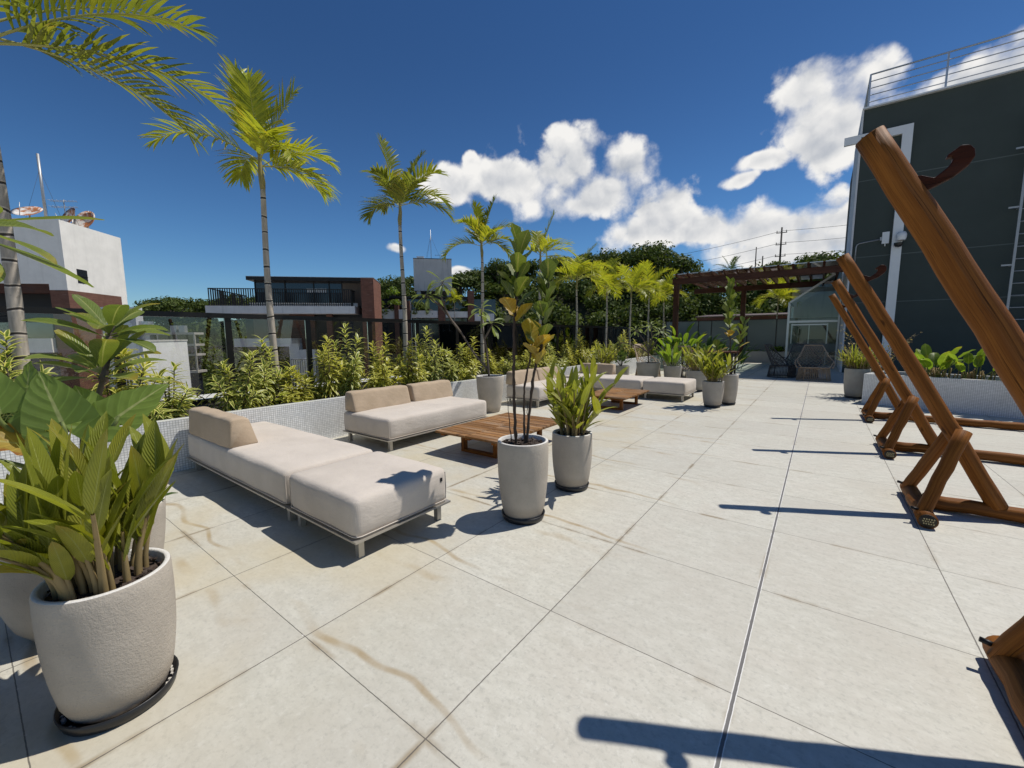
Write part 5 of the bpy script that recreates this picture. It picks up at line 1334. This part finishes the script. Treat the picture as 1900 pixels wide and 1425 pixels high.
# ================================================================== VARIEGATED BUSHES IN THE PLANTER
def variegated(name, label, loc, seed, mat, ns=9, H=1.0, sp=0.35):
    t = thing(name, label, 'bush', loc, 0, 'variegated bushes along the railing'); rg = random.Random(seed); sb = MB(); lb = MB()
    for i in range(ns):
        a = i * 2.4 + rg.uniform(-.4, .4); out = V(math.cos(a), math.sin(a), 0) * sp * (rg.uniform(0.5, 1.15) if i > 2 else rg.uniform(0.05, 0.5)); h = H * (rg.uniform(0.30, 0.72) if i > 2 else (1.05, 0.88, 0.8)[i])
        p = V(rg.uniform(-.12, .12), rg.uniform(-.12, .12), -0.02); pts = [p + V(0, 0, h) * u + out * u ** 1.3 + V(0, 0, -0.06) * math.sin(3 * u) for u in np.linspace(0, 1, 9)]
        sb.tube(pts, np.linspace(0.011, 0.006, 9), 5, False)
        nl = int(58 * (0.5 + 0.5 * h)); 
        for q in range(nl):
            u = 0.16 + 0.84 * q / (nl - 1); k = min(7, int(u * 8)); f = u * 8 - k; pt = pts[k] + (pts[k+1] - pts[k]) * f; ax = nrm(pts[k+1] - pts[k])
            aa = q * 2.39996 + rg.uniform(-.25, .25); e = -0.25 + 1.25 * u ** 2.4 + rg.uniform(-.15, .15)
            r1 = nrm(cross(ax, V(0.3, 1, 0.1))); r2 = cross(ax, r1); d = (r1 * math.cos(aa) + r2 * math.sin(aa)) * math.cos(e) + ax * math.sin(e)
            lb.leaf(pt, d, ax, rg.uniform(0.15, 0.235) * (1.0 - 0.25 * max(0, u - 0.8) / 0.2), rg.uniform(0.036, 0.054), rg.uniform(0.6, 1.3), 0.30, 'lance', 4)
    sb.build('stems', M['twig'], t); lb.build('foliage', M[mat], t); return t
protos = [variegated('variegated_bush', '', (-6.4, 0.3, 0.5), 31, 'drac', 11, 1.0, 0.42), variegated('variegated_bush', '', (-6.4, 1.3, 0.5), 32, 'drac_y', 10, 1.0, 0.36),
          variegated('variegated_bush', '', (-6.4, 2.1, 0.5), 33, 'drac', 9, 0.95, 0.50), variegated('variegated_bush', '', (-6.4, 2.5, 0.5), 34, 'drac_y', 8, 1.0, 0.30)]
BUSH = [(0.28, 1.50, -6.5, 0, 'at the far left edge beside the nearest palm trunk'), (1.05, 1.55, -6.45, 1, 'just behind the frangipani at the left'), (1.42, 1.18, -6.3, 2, 'low and spreading right of the left frangipani'),
 (2.18, 1.30, -6.25, 2, 'left half of the dark spreading clump above the daybed'), (2.62, 1.44, -6.5, 0, 'right half of the clump at the foot of the tall yellow green palm'), (3.02, 1.02, -6.25, 1, 'low at the right foot of the tall yellow green palm'),
 (3.48, 1.45, -6.4, 3, 'bright column shaped, left above the two cushion sofa'), (3.95, 1.62, -6.5, 0, 'tallest plume shaped one left of the second palm'), (4.38, 1.18, -6.2, 1, 'low and pale behind the longer tan cushion'), (4.72, 1.50, -6.6, 3, 'upright spiky one close left of the second palm trunk'),
 (5.28, 1.36, -6.35, 1, 'pale one at the foot of the second palm trunk'), (5.80, 1.60, -6.5, 0, 'tall pointed one right of the second palm trunk'), (6.38, 1.32, -6.4, 2, 'dark rounded one behind the leaning frangipani stem'), (6.95, 1.42, -6.5, 3, 'pale one behind the tall tapered pot'),
 (7.62, 1.12, -6.3, 1, 'low one right behind the tall tapered pot'), (8.35, 1.05, -6.3, 0, 'low one left of the two bare dark stems'), (9.05, 1.08, -6.35, 3, 'seen between the two bare dark stems'), (9.85, 1.10, -6.35, 1, 'low one behind the right dark stem'),
 (10.7, 1.28, -6.45, 2, 'seen right of the dark stems above the pointed leaved pot'), (11.6, 1.25, -6.4, 1, 'behind the rolled tan cushion'), (12.65, 1.65, -6.5, 3, 'tall yellow one at the foot of the first bushy yellow palm'), (13.6, 1.25, -6.4, 0, 'low one above the end of the rolled cushion'),
 (14.7, 1.2, -6.4, 1, 'behind the small pot of thin blades'), (16.1, 1.62, -6.5, 3, 'narrow tall one left of the spreading frangipani'), (17.2, 1.25, -6.4, 1, 'behind the crown of the spreading frangipani'), (18.3, 1.15, -6.4, 3, 'between the spreading frangipani and the pergola post'), (19.5, 1.25, -6.4, 1, 'farthest one, left of the pergola post')]
used = set(); rgb = random.Random(4)
for (y, zt, x, k, where) in BUSH:
    lab = 'variegated bush, ' + where
    s = (zt - 0.5) / 1.0
    if k not in used:
        used.add(k); o = protos[k]; o.location = (x, y, 0.5); o['label'] = lab; o.rotation_euler = (0, 0, rgb.uniform(0, 6.28))
    else: o = dup(protos[k], (x, y, 0.5), rgb.uniform(0, 6.28), 1.0, lab)
    o.scale = (0.85 + 0.15 * s, 0.85 + 0.15 * s, s)
# ================================================================== NEIGHBOURING BUILDINGS (their street runs at 45.7 degrees)
BA = rad(45.7); BU = V(math.cos(BA), math.sin(BA), 0); BV = V(-math.sin(BA), math.cos(BA), 0)
def bldg(name, label, cat, org, group=None): return thing(name, label, cat, (org[0], org[1], 0), BA, group)
def bb(b, u0, u1, v0, v1, z0, z1): b.box(((u0+u1)/2, (v0+v1)/2, (z0+z1)/2), (u1-u0, v1-v0, z1-z0))
def part(t, name, mat, *boxes, bevel=0.0):
    b = MB()
    for q in boxes: bb(b, *q)
    return b.build(name, M[mat], t, False, bevel)
# ---- white stair tower, left
t = bldg('white_tower_block', 'white rendered tower with brown brick below and a small black window, far left', 'building', (-34.96, 4.107))
part(t, 'upper_wall', 'white_wall', (-9.0, -0.90, 0, 4.50, 4.63, 8.20), (-0.90, 0, 0, 4.50, 4.28, 8.20))
part(t, 'brick_wall', 'brick', (-0.88, 0.02, -0.02, 3.95, -14, 4.276))
part(t, 'end_wall', 'white_wall', (-0.88, 0.0, 3.96, 4.48, -14, 4.275))
part(t, 'recess_shade', 'dark', (-9.0, -0.89, 1.6, 4.45, -14, 4.62))  # solid near-black box, the balcony's shade put into its colour
part(t, 'balcony_parapet', 'white_wall', (-9.0, -0.95, -0.25, 0.0, 0.72, 1.53), (-9.0, -0.95, 0.0, 1.59, 0.72, 0.95))
part(t, 'balcony_glass', 'tinted', (-9.0, -0.92, -0.10, -0.08, 1.532, 2.45))
part(t, 'lintel_timber', 'pergola', (-9.0, -0.9, 0.05, 0.5, 4.10, 4.628))
w = part(t, 'window', 'pane', (-0.04, 0.012, 0.75, 1.47, 4.78, 5.60))
part(w, 'window_bar', 'railmetal', (0.012, 0.03, 0.75, 1.47, 5.17, 5.21), (0.012, 0.03, 1.09, 1.12, 4.78, 5.169))
def dish(label, org, u, v, z, tilt, az):
    p = V(org[0], org[1], 0) + BU * u + BV * v
    t = thing('satellite_dish', label, 'satellite dish', (p[0], p[1], z), BA + az, 'dishes on the white tower'); t.scale = (1.3, 1.3, 1.3)
    b = MB(); b.lathe([(0.001, 0), (0.2, 0.02), (0.38, 0.07), (0.52, 0.14), (0.53, 0.145), (0.38, 0.09), (0.2, 0.04), (0.001, 0.02)], 28); d = b.build('dish', M['dish'], t); d.location = (0, 0, 0.42); d.rotation_euler = (tilt, 0, 0)
    b = MB(); b.tube([(0, 0, 0), (0, 0.05, 0.42)], 0.03, 8); b.build('mount', M['grey_metal'], t)
    b = MB(); e = Matrix.Rotation(tilt, 3, 'X'); b.tube([tuple(e @ Vector((0, -0.5, 0.13)) + Vector((0, 0, .42))), tuple(e @ Vector((0, -0.1, 0.55)) + Vector((0, 0, .42)))], 0.012, 6); b.build('feed_arm', M['grey_metal'], t)
TO = (-34.96, 4.107)
dish('rusty satellite dish lying flat at the foot of the tall roof mast', TO, -2.4, 1.2, 8.2, 0.62, 0.1)
dish('left white one of the two tilted dishes near the tower edge', TO, -0.95, 2.1, 8.2, 1.15, -0.5)
dish('right rusty one of the two tilted dishes near the tower edge', TO, -0.55, 2.7, 8.2, 1.15, -0.2)
def mast(name, label, org, u, v, z0, z1, r, yagi=0):
    p = V(org[0], org[1], 0) + BU * u + BV * v; t = thing(name, label, 'antenna', (p[0], p[1], z0), BA)
    b = MB(); b.tube([(0, 0, 0), (0, 0, z1 - z0)], r, 8); b.build('mast', M['grey_metal'], t)
    if yagi:
        b = MB(); H = z1 - z0
        for k, hz in enumerate((H - 0.1, H - 0.45)[:yagi]):
            b.tube([(-0.7, 0, hz), (0.7, 0, hz + 0.05)], 0.014, 5)
            for q in range(7): b.tube([(-0.65 + 0.21 * q, -0.3 + 0.02 * q, hz + .02), (-0.65 + 0.21 * q, 0.3 - 0.02 * q, hz + .02)], 0.010, 4)
        b.build('element', M['grey_metal'], t)
    else:
        b = MB()
        for q in range(3): b.tube([(0, 0, (z1 - z0) * 0.8), (1.0 * math.cos(q * 2.1), 1.0 * math.sin(q * 2.1), 0)], 0.008, 4)
        b.build('guy_wire', M['wire'], t)
mast('roof_mast', 'tall thin white mast on the roof of the white tower', TO, -2.5, 2.4, 8.2, 12.55, 0.07)
mast('tv_antenna', 'comb like television antenna on the white tower beside the mast', TO, -1.45, 2.4, 8.2, 9.95, 0.025, 2)

# ---- low white block and grey houses between
t = bldg('white_side_block', 'plain white sunlit wall block below the railing at the left', 'building', (-21.85, 2.567))
part(t, 'wall', 'white_wall2', (1.2, 2.0, 0.30, 3.05, -14, 1.36)); part(t, 'coping', 'concrete', (1.18, 2.02, 0.28, 3.07, 1.362, 1.43))
part(t, 'ledge', 'dark', (2.002, 2.3, 0.2, 3.3, -1.45, -1.2))
t = bldg('grey_house', 'small pale grey house just right of the white tower', 'house', (-21.85, 2.567))
part(t, 'wall', 'pale_wall', (-6.2, -4.45, 10, 10.6, -14, 3.3)); part(t, 'annex', 'pale_wall', (-4.448, -3.95, 10.2, 10.8, -14, 2.05))
for vv in (10.2, 10.7): part(t, 'balustrade', 'alu', (-4.449, -4.0, vv, vv + 0.03, 2.05, 2.5))
t = bldg('framed_house', 'low house with pale floor slabs and dark glass behind the white wall block', 'house', (-21.85, 2.567))
part(t, 'glass_front', 'pane', (-5.0, -1.75, 10.6, 11.0, -14, 1.70))
for zz in (1.70, 1.02, 0.42, -0.6): part(t, 'floor_slab', 'beige_wall', (-5.0, -1.45, 10.0, 11.0, zz, zz + 0.13))
for uu in (-1.55, -2.5, -3.5):
    part(t, 'column', 'beige_wall', (uu, uu + 0.08, 10.05, 10.13, 1.151, 1.698))
part(t, 'column', 'beige_wall', (-1.55, -1.47, 10.05, 10.13, -0.469, 0.419), (-1.55, -1.47, 10.05, 10.13, 0.551, 1.019))
for uu in (-3.0, -2.55): part(t, 'roof_unit', 'grey_metal', (uu, uu + 0.32, 10.5, 10.8, 1.832, 2.25))

# ---- building with the slatted balcony
MO = (-21.85, 2.567)
t = bldg('balcony_building', 'low brick and concrete building with a dark slatted balcony railing and flat roof', 'building', MO)
part(t, 'balcony_slab', 'band', (-3.82, 6.56, 16, 24, 3.26, 3.82), bevel=0.02)
part(t, 'roof', 'railmetal', (-1.25, 7.08, 16.7, 24, 5.78, 6.04)); part(t, 'roof_edge', 'alu', (-1.26, 7.06, 16.68, 24, 6.041, 6.07))
part(t, 'upper_glass', 'pane', (-1.05, 6.9, 17.6, 23.5, 3.821, 5.779))
for uu in (-1.05, 1.1, 3.2, 4.35, 5.3): part(t, 'mullion', 'railmetal', (uu, uu + 0.07, 17.53, 17.598, 3.83, 5.778))
part(t, 'curtain', 'curtain', (5.4, 6.85, 17.5, 17.52, 3.9, 5.70))
part(t, 'pale_strip', 'band', (2.7, 4.2, 17.56, 17.59, 4.98, 5.28))  # pale strip just in front of the upper glass
part(t, 'low_kerb', 'white_wall', (-1.2, 6.6, 16.9, 17.05, 3.822, 4.12))
pl_ = part(t, 'brick_pillar', 'brick_red', (7.10, 8.02, 15.9, 19.5, -14, 5.93)); part(pl_, 'cap', 'alu', (7.08, 8.04, 15.88, 19.52, 5.931, 5.98))
part(t, 'lower_wall', 'brick', (1.5, 3.3, 17.0, 23.0, -14, 3.258)); part(t, 'recess_shade', 'dark', (3.302, 7.09, 17.4, 23.0, -14, 3.257)); part(t, 'recess_shade_left', 'dark', (-2.3, 1.498, 18.5, 23, -14, 3.256))  # near-black boxes carry the shade under the slab as colour
part(t, 'curtain', 'curtain', (-1.3, 1.45, 17.5, 17.55, 1.45, 3.255))
part(t, 'parapet', 'white_wall2', (-2.2, 1.6, 16.2, 16.4, 0.80, 1.42), (-2.2, -2.0, 16.402, 18.4, 0.80, 1.42)); part(t, 'stair_wall', 'white_wall2', (1.602, 2.3, 16.2, 17.0, -14, 1.42), (2.302, 3.4, 16.25, 17.0, -14, 0.55))
b = MB()
for i in range(14): bb(b, 1.9, 3.9, 15.96, 15.99, 1.05 + 0.085 * i, 1.05 + 0.085 * i + 0.035)
b.build('slat_screen', M['railmetal'], t, False)
b = MB()
for i in range(12): bb(b, 5.6, 7.0, 15.96, 15.99, 0.4 + 0.10 * i, 0.4 + 0.10 * i + 0.04)
b.build('slat_screen', M['railmetal'], t, False)
part(t, 'column', 'brick', (4.3, 4.7, 16.6, 17.0, -14, 3.255))
part(t, 'lower_railing', 'railmetal', (1.9, 4.2, 15.5, 15.54, -0.2, -0.15), *[(1.9 + 0.16 * i, 1.93 + 0.16 * i, 15.5, 15.53, -1.2, -0.2) for i in range(15)])
rl = thing('balcony_railing', 'dark railing of close upright slats on the flat concrete balcony', 'railing', (MO[0], MO[1], 3.82), BA)
b = MB(); bb(b, -3.6, 6.32, 16.08, 16.16, 1.22, 1.28); bb(b, -3.6, 6.32, 16.10, 16.14, 0.10, 0.14); bb(b, -3.6, -3.54, 16.161, 22, 1.22, 1.28); bb(b, 6.26, 6.32, 16.161, 18, 1.22, 1.28); b.build('rail', M['railmetal'], rl, False)
b = MB()
for i in range(64): u = -3.6 + 9.86 * i / 63; bb(b, u, u + 0.055, 16.09, 16.15, 0.0, 1.219)
for i in range(1, 20): bb(b, -3.6, -3.545, 16.09 + 0.3 * i, 16.15 + 0.3 * i, 0, 1.219)
for i in range(1, 6): bb(b, 6.26, 6.315, 16.09 + 0.3 * i, 16.15 + 0.3 * i, 0, 1.219)
b.build('slats', M['railmetal'], rl, False)

# ---- planted building further right with the grey water tower
t = bldg('planted_building', 'brick pillared building with pale planter bands overgrown by vines', 'building', MO)
part(t, 'body', 'pane', (6.5, 18.5, 25.2, 33, -14, 5.2)); part(t, 'roof_slab', 'railmetal', (8.04, 16.0, 24.6, 33, 5.201, 5.40))
for (u0, u1, z1) in ((8.55, 8.95, 4.9), (9.45, 10.0, 4.92), (12.70, 13.38, 4.9), (15.60, 16.22, 5.9)): part(t, 'brick_pillar', 'brick', (u0, u1, 23.9, 25.19, -14, z1))
for (u0, u1, z0, z1) in ((7.0, 9.40, 3.2, 4.08), (10.15, 12.66, 3.3, 3.98), (13.42, 15.57, 3.32, 3.9), (16.25, 18.2, 3.0, 3.7), (16.25, 18.2, 0.2, 1.0)): part(t, 'planter_band', 'band', (u0, u1, 24.0, 24.9, z0, z1))
for u0 in (10.4, 11.6, 13.6, 14.7, 16.6): part(t, 'window_frame', 'railmetal', (u0, u0 + 0.06, 25.1, 25.19, -2, 3.0))
part(t, 'downpipe', 'alu', (10.03, 10.10, 24.5, 24.6, -14, 4.9))
t = bldg('water_tower', 'grey stained concrete rooftop block behind the vine covered building', 'rooftop block', MO)
part(t, 'block', 'concrete', (10.38, 14.12, 25.4, 29.5, 6.02, 9.13)); part(t, 'top_edge', 'railmetal', (10.36, 14.14, 25.38, 29.5, 9.131, 9.19)); part(t, 'tank_lid', 'white_wall2', (10.7, 11.4, 25.6, 26.6, 9.191, 9.40))
for u0 in (10.6, 13.6): part(t, 'leg', 'concrete', (u0, u0 + 0.4, 25.6, 26.1, 5.401, 6.019))
mast('roof_aerial', 'very thin tall aerial on the grey concrete rooftop block', MO, 12.1, 26.5, 9.19, 12.2, 0.025)
mast('tv_antenna', 'small antenna at the right end of the grey concrete rooftop block', MO, 13.2, 26.0, 9.19, 9.7, 0.02, 1)

# ================================================================== LEAF CLOUDS FOR TREES
def quads_mesh(name, Q, mat, parent=None, mi=None):
    n = len(Q); me = bpy.data.meshes.new(name); me.vertices.add(4 * n); me.vertices.foreach_set('co', Q.astype(np.float32).ravel())
    me.loops.add(4 * n); me.loops.foreach_set('vertex_index', np.arange(4 * n, dtype=np.int32))
    me.polygons.add(n); me.polygons.foreach_set('loop_start', np.arange(0, 4 * n, 4, dtype=np.int32)); me.polygons.foreach_set('loop_total', np.full(n, 4, np.int32))
    ul = me.uv_layers.new(name='UVMap'); ul.data.foreach_set('uv', np.tile(np.array([0, 0, 1, 0, 1, 1, 0, 1], np.float32), n))
    mats = mat if isinstance(mat, list) else [mat]
    for m_ in mats: me.materials.append(m_)
    if mi is not None: me.polygons.foreach_set('material_index', mi.astype(np.int32))
    me.update(calc_edges=True)
    o = bpy.data.objects.new(name, me); C.objects.link(o)
    if parent is not None: o.parent = parent
    return o
RS = np.random.RandomState(11)
def crown_quads(cen, rx, rz, n, size, lobes=9, flat=0.0, rs=RS):
    """leaf clumps on and in a crown made of overlapping lobes"""
    L = rs.normal(size=(lobes, 3)); L /= np.linalg.norm(L, axis=1)[:, None]; L[:, 2] = np.abs(L[:, 2]) * 0.9 - 0.15
    Lc = L * np.array([rx, rx, rz]) * rs.uniform(0.35, 0.75, (lobes, 1)); Lr = rs.uniform(0.34, 0.55, lobes)
    k = rs.randint(0, lobes, n); d = rs.normal(size=(n, 3)); d /= np.linalg.norm(d, axis=1)[:, None]
    rad_ = (1 - rs.rand(n) ** 2.2 * 0.75)[:, None]
    P = Lc[k] + d * np.array([rx, rx, rz * 0.85]) * Lr[k][:, None] * rad_
    nn = d + rs.normal(scale=0.55, size=(n, 3)) + np.array([0, 0, 0.35]); nn /= np.linalg.norm(nn, axis=1)[:, None]
    a = np.cross(nn, rs.normal(size=(n, 3))); a /= np.linalg.norm(a, axis=1)[:, None]; b_ = np.cross(nn, a)
    s = (size * rs.uniform(0.55, 1.35, n))[:, None]; a *= s; b_ *= s * rs.uniform(0.4, 0.8, (n, 1))
    P = P + np.asarray(cen)
    return np.stack([P - a * .5, P - b_ * .45 + a * .1, P + a * .5, P + b_ * .5], 1)

# ---- wooded hill: crest height seen as (bearing to the left of +y, slope of the sight line)
CREST = [(-60, .12), (-20, .14), (-1.2, .150), (1.2, .152), (2.6, .139), (4.4, .150), (6.3, .145), (9, .138), (11.4, .137), (13.8, .152), (15.1, .178), (17.1, .198), (19.7, .206), (22.4, .190), (25.8, .195), (28.7, .191), (33, .184), (37.7, .182), (40.3, .168), (44.7, .147), (51.7, .140), (54.4, .128), (60, .108), (67.8, .090), (73.2, .078), (76.1, .077), (78.8, .055), (84, .05), (120, .04)]
cb, ce = np.array([c[0] for c in CREST]), np.array([c[1] for c in CREST])
def crest_d(az): return np.interp(az, [-60, 45, 62, 120], [92, 92, 120, 135])
def hill_z(az, r):
    D = crest_d(az); top = 1.5 + np.interp(az, cb, ce) * D - 6.0; r0 = np.interp(az, [-60, 48, 62, 120], [52, 55, 80, 85])
    u = np.clip((r - r0) / (D - r0), 0, 1); u = u * u * (3 - 2 * u) * 0.55 + u * 0.45
    return -12 + (top + 12) * u
AZ = np.linspace(-60, 120, 91); RR = np.concatenate((np.linspace(50, 135, 30), [160, 220]))
P = [(-r * math.sin(rad(a)), r * math.cos(rad(a)), float(hill_z(a, r)) if r < 140 else float(hill_z(a, 135)) - (r - 135) * 0.25) for a in AZ for r in RR]
nr = len(RR); b = MB(); b.add(P, [(i*nr + j, (i+1)*nr + j, (i+1)*nr + j + 1, i*nr + j + 1) for i in range(len(AZ) - 1) for j in range(nr - 1)], [(0, 0)] * len(P))
structure(b.build('hill', M['earth'], None))
allq = []; mi = []
def place(az, r): return -r * math.sin(rad(az)), r * math.cos(rad(az))
cnt = 0
for i in range(620):
    az = RS.uniform(-14, 92); D = float(crest_d(az)); r0 = float(np.interp(az, [-60, 48, 62, 120], [52, 55, 80, 85])); r = r0 + (D + 6 - r0) * RS.rand() ** 0.8
    x, y = place(az, r); rx = RS.uniform(2.6, 4.6); z = float(hill_z(az, min(r, D))) + RS.uniform(1.2, 2.8)
    top = 1.5 + float(np.interp(az, cb, ce)) * r
    if r > D - 12 and z + rx * 0.9 > top: z = top - rx * 0.9
    q = crown_quads((x, y, z), rx, rx * RS.uniform(0.75, 1.0), 420, 0.62, 8); allq.append(q); mi.append(np.full(len(q), 1 if RS.rand() < 0.25 else 0))
for az in np.arange(-12, 90, 1.15):       # the crest line itself
    D = float(crest_d(az)) - RS.uniform(0, 4); rx = RS.uniform(2.2, 3.8); top = 1.5 + float(np.interp(az, cb, ce)) * D
    x, y = place(az, D); q = crown_quads((x, y, top - rx * 0.80), rx, rx * 0.85, 480, 0.55, 9); allq.append(q); mi.append(np.full(len(q), 0))
stuff(quads_mesh('forest', np.concatenate(allq), [M['forest'], M['forest_l']], None, np.concatenate(mi)))
# ---- single trees one can tell apart
def tree(label, az, r, zc, rx, rz, n, size, group='trees on the wooded hill', mat='forest'):
    x, y = place(az, r); zb = float(hill_z(az, r)) - 0.5; t = thing('tree', label, 'tree', (x, y, zb), 0, group)
    quads_mesh('crown', crown_quads((0, 0, zc - zb), rx, rz, n, size, 14), M[mat], t)
    b = MB(); h = zc - zb; rg = random.Random(int(az * 10)); b.tube([(0, 0, 0), (0.1, 0, h * .5), (0, 0.1, h)], [0.35, 0.26, 0.15], 8)
    for q in range(5): a = q * 1.3; b.tube([(0, 0, h * 0.55), (rx * .3 * math.cos(a), rx * .3 * math.sin(a), h * .85), (rx * .6 * math.cos(a), rx * .6 * math.sin(a), h + rz * .2)], [0.16, 0.10, 0.04], 6)
    b.build('trunk', M['treetrunk'], t)
for (lab, az, r, el, rx, rz, n) in (
    ('broad domed tree on the hill crest above the yellow palms', 18.8, 86, .208, 6.5, 4.0, 2600), ('rounded crest tree right of the broad domed one, above the pergola beam', 14.9, 84, .176, 3.6, 3.2, 1300),
    ('crest tree left of the broad domed one, behind the yellow palm tops', 24.6, 88, .196, 5.0, 3.4, 1700), ('tree on the slope crest behind the fiddle shaped leaves', 38.5, 88, .184, 4.4, 3.2, 1400),
    ('tree on the crest just right of the grey rooftop block', 43.6, 88, .152, 3.8, 2.8, 1200), ('dark round tree between the slat railed building and the grey block', 52.4, 96, .140, 4.6, 3.4, 1400),
    ('flat topped tree on the skyline right of the white tower', 76.0, 112, .077, 5.6, 2.8, 1800), ('flat topped skyline tree close left of the slat railed balcony', 73.0, 112, .075, 4.6, 2.4, 1400), ('tree seen through the slats of the balcony railing', 70.0, 112, .083, 4.2, 2.8, 1400), ('low tree right beside the white tower on the skyline', 78.4, 112, .055, 3.6, 2.2, 1000),
    ('feathery tree at the foot of the power pole', 4.8, 84, .150, 3.4, 2.8, 1200), ('low domed tree between the power pole and the dark building', 0.6, 86, .152, 5.0, 2.8, 1500)):
    tree(lab, az, r, 1.5 + el * r - rz * 0.80, rx, rz, n, 0.55)
# yellow green shrub beside the brick pillar, vines on the planted building
def vinebox(name, label, u0, u1, v0, v1, z0, z1, n, size, mat, hang=0.0):
    p = V(MO[0], MO[1], 0) + BU * (u0 + u1) / 2 + BV * (v0 + v1) / 2; t = thing(name, label, 'vine' if name == 'vine' else 'shrub', (p[0], p[1], z0), BA, 'greenery on the neighbouring building')
    Q = []
    for i in range(max(3, int((u1 - u0) / 0.5))):
        uu = RS.uniform(-(u1 - u0) / 2, (u1 - u0) / 2); zz = RS.uniform(0.15, 1.0) * (z1 - z0); Q.append(crown_quads((uu, RS.uniform(-.3, .3), zz - (hang * RS.rand() if hang else 0)), 0.65, 0.5, n, size, 6))
    quads_mesh('foliage', np.concatenate(Q), M[mat], t)
    b = MB(); b.tube([(-(u1-u0)/2 * .8, 0, 0), (0, 0.05, (z1 - z0) * .4), ((u1-u0)/2 * .8, 0, 0.05)], 0.03, 5); b.build('stem', M['twig'], t)
vinebox('vine', 'thick dark vine over the planter band right of the brick pillar', 6.9, 9.3, 24.1, 24.6, 3.9, 5.2, 130, 0.24, 'forest_l', 0.3)
vinebox('vine', 'vine over the planter band under the grey rooftop block', 10.0, 12.6, 24.1, 24.6, 3.9, 5.0, 130, 0.24, 'forest_l', 0.5)
vinebox('vine', 'vine over the pinkish planter band at the right', 13.3, 15.5, 24.1, 24.6, 3.8, 4.9, 130, 0.24, 'forest_l', 0.4)
vinebox('shrub', 'yellow green shrub on the roof right beside the tall brick pillar', 8.3, 9.5, 21.0, 21.6, 4.2, 5.6, 160, 0.22, 'broad')
vinebox('shrub', 'dark shrub hanging left under the first vine', 6.8, 7.8, 23.7, 24.1, 2.9, 4.0, 120, 0.24, 'forest')
vinebox('shrub', 'bushy dark shrubs low behind the railing right of the tapered pot', 17.0, 21.0, 23.5, 24.5, 0.2, 2.3, 240, 0.3, 'forest')
# small palm on the planted building and the coconut palm on the hill
p = V(MO[0], MO[1], 0) + BU * 14.3 + BV * 23.7
o = dup(pF, (p[0], p[1], 2.3), 2.0, (0.9, 0.9, 0.95), 'small palm in front of the brick pillars of the vine covered building', 'palms beyond the terrace')
x, y = place(9.25, 84)
palm('dark coconut palm standing alone on the hill crest against the cloud', x, y, float(hill_z(9.25, 84)), 1.5 + 84 * .130, [(20, 0, 3.0, 1.1), (40, .3, 2.9, .9), (65, 0, 2.8, .5), (90, -.5, 2.6, .5), (110, .2, 2.9, .5), (140, .1, 3.0, .9), (165, -.2, 3.0, 1.1), (185, .3, 2.6, 1.0), (-5, .4, 2.7, 1.0)], 31, 'broad_d', 0.22, 1.0, 0.75, 'palms beyond the terrace', (0, 0), 0.10, 1.0)

# ================================================================== POWER POLES AND CABLES
def pole(label, az, r, top, base, rr, arms):
    x, y = place(az, r); z0 = 1.5 + base * r - 3; z1 = 1.5 + top * r; t = thing('utility_pole', label, 'utility pole', (x, y, z0), rad(8)); b = MB(); b.tube([(0, 0, 0), (0, 0, z1 - z0)], [rr, rr * .75], 8); b.build('pole', M['pole'], t)
    for k in range(arms):
        b = MB(); b.box((0, 0, z1 - z0 - 0.9 - 2.0 * k), (1.6, 0.12, 0.12))
        for s in (-.7, .7): b.tube([(s, 0, z1 - z0 - .84 - 2.0 * k), (s, 0, z1 - z0 - .5 - 2.0 * k)], 0.06, 6)
        b.build('crossarm', M['pole'], t)
    return x, y, z1
px_, py_, pz_ = pole('tall dark power pole on the hill with cables', 4.3, 88, .209, .138, 0.17, 3)
pole('thin lamp post left of the tall power pole', 6.7, 88, .176, .138, 0.11, 0)
pole('short dark post between the lamp post and the power pole', 6.0, 88, .157, .140, 0.13, 0)
pole('small pole on the hill right of the domed tree', 11.6, 86, .140, .130, 0.13, 1)
for k, lab in enumerate(('uppermost power cable across the clouds', 'middle power cable across the clouds', 'lowest power cable across the clouds')):
    b = MB(); zz = pz_ - 0.6 - 2.0 * k; pts = []
    ex, ey = place(19.5, 92); fx, fy = place(-14, 95)
    for u in np.linspace(0, 1, 14): pts.append((px_ + (ex - px_) * u, py_ + (ey - py_) * u, zz - (2.6 + 0.1 * k) * u - 1.6 * u * (1 - u)))
    pts = pts[::-1]
    for u in np.linspace(0, 1, 12)[1:]: pts.append((px_ + (fx - px_) * u, py_ + (fy - py_) * u, zz + 1.0 * u - 2.2 * u * (1 - u)))
    b.tube(pts, 0.028, 4, False); tag(b.build('power_cable', M['wire'], None), lab, 'cable')
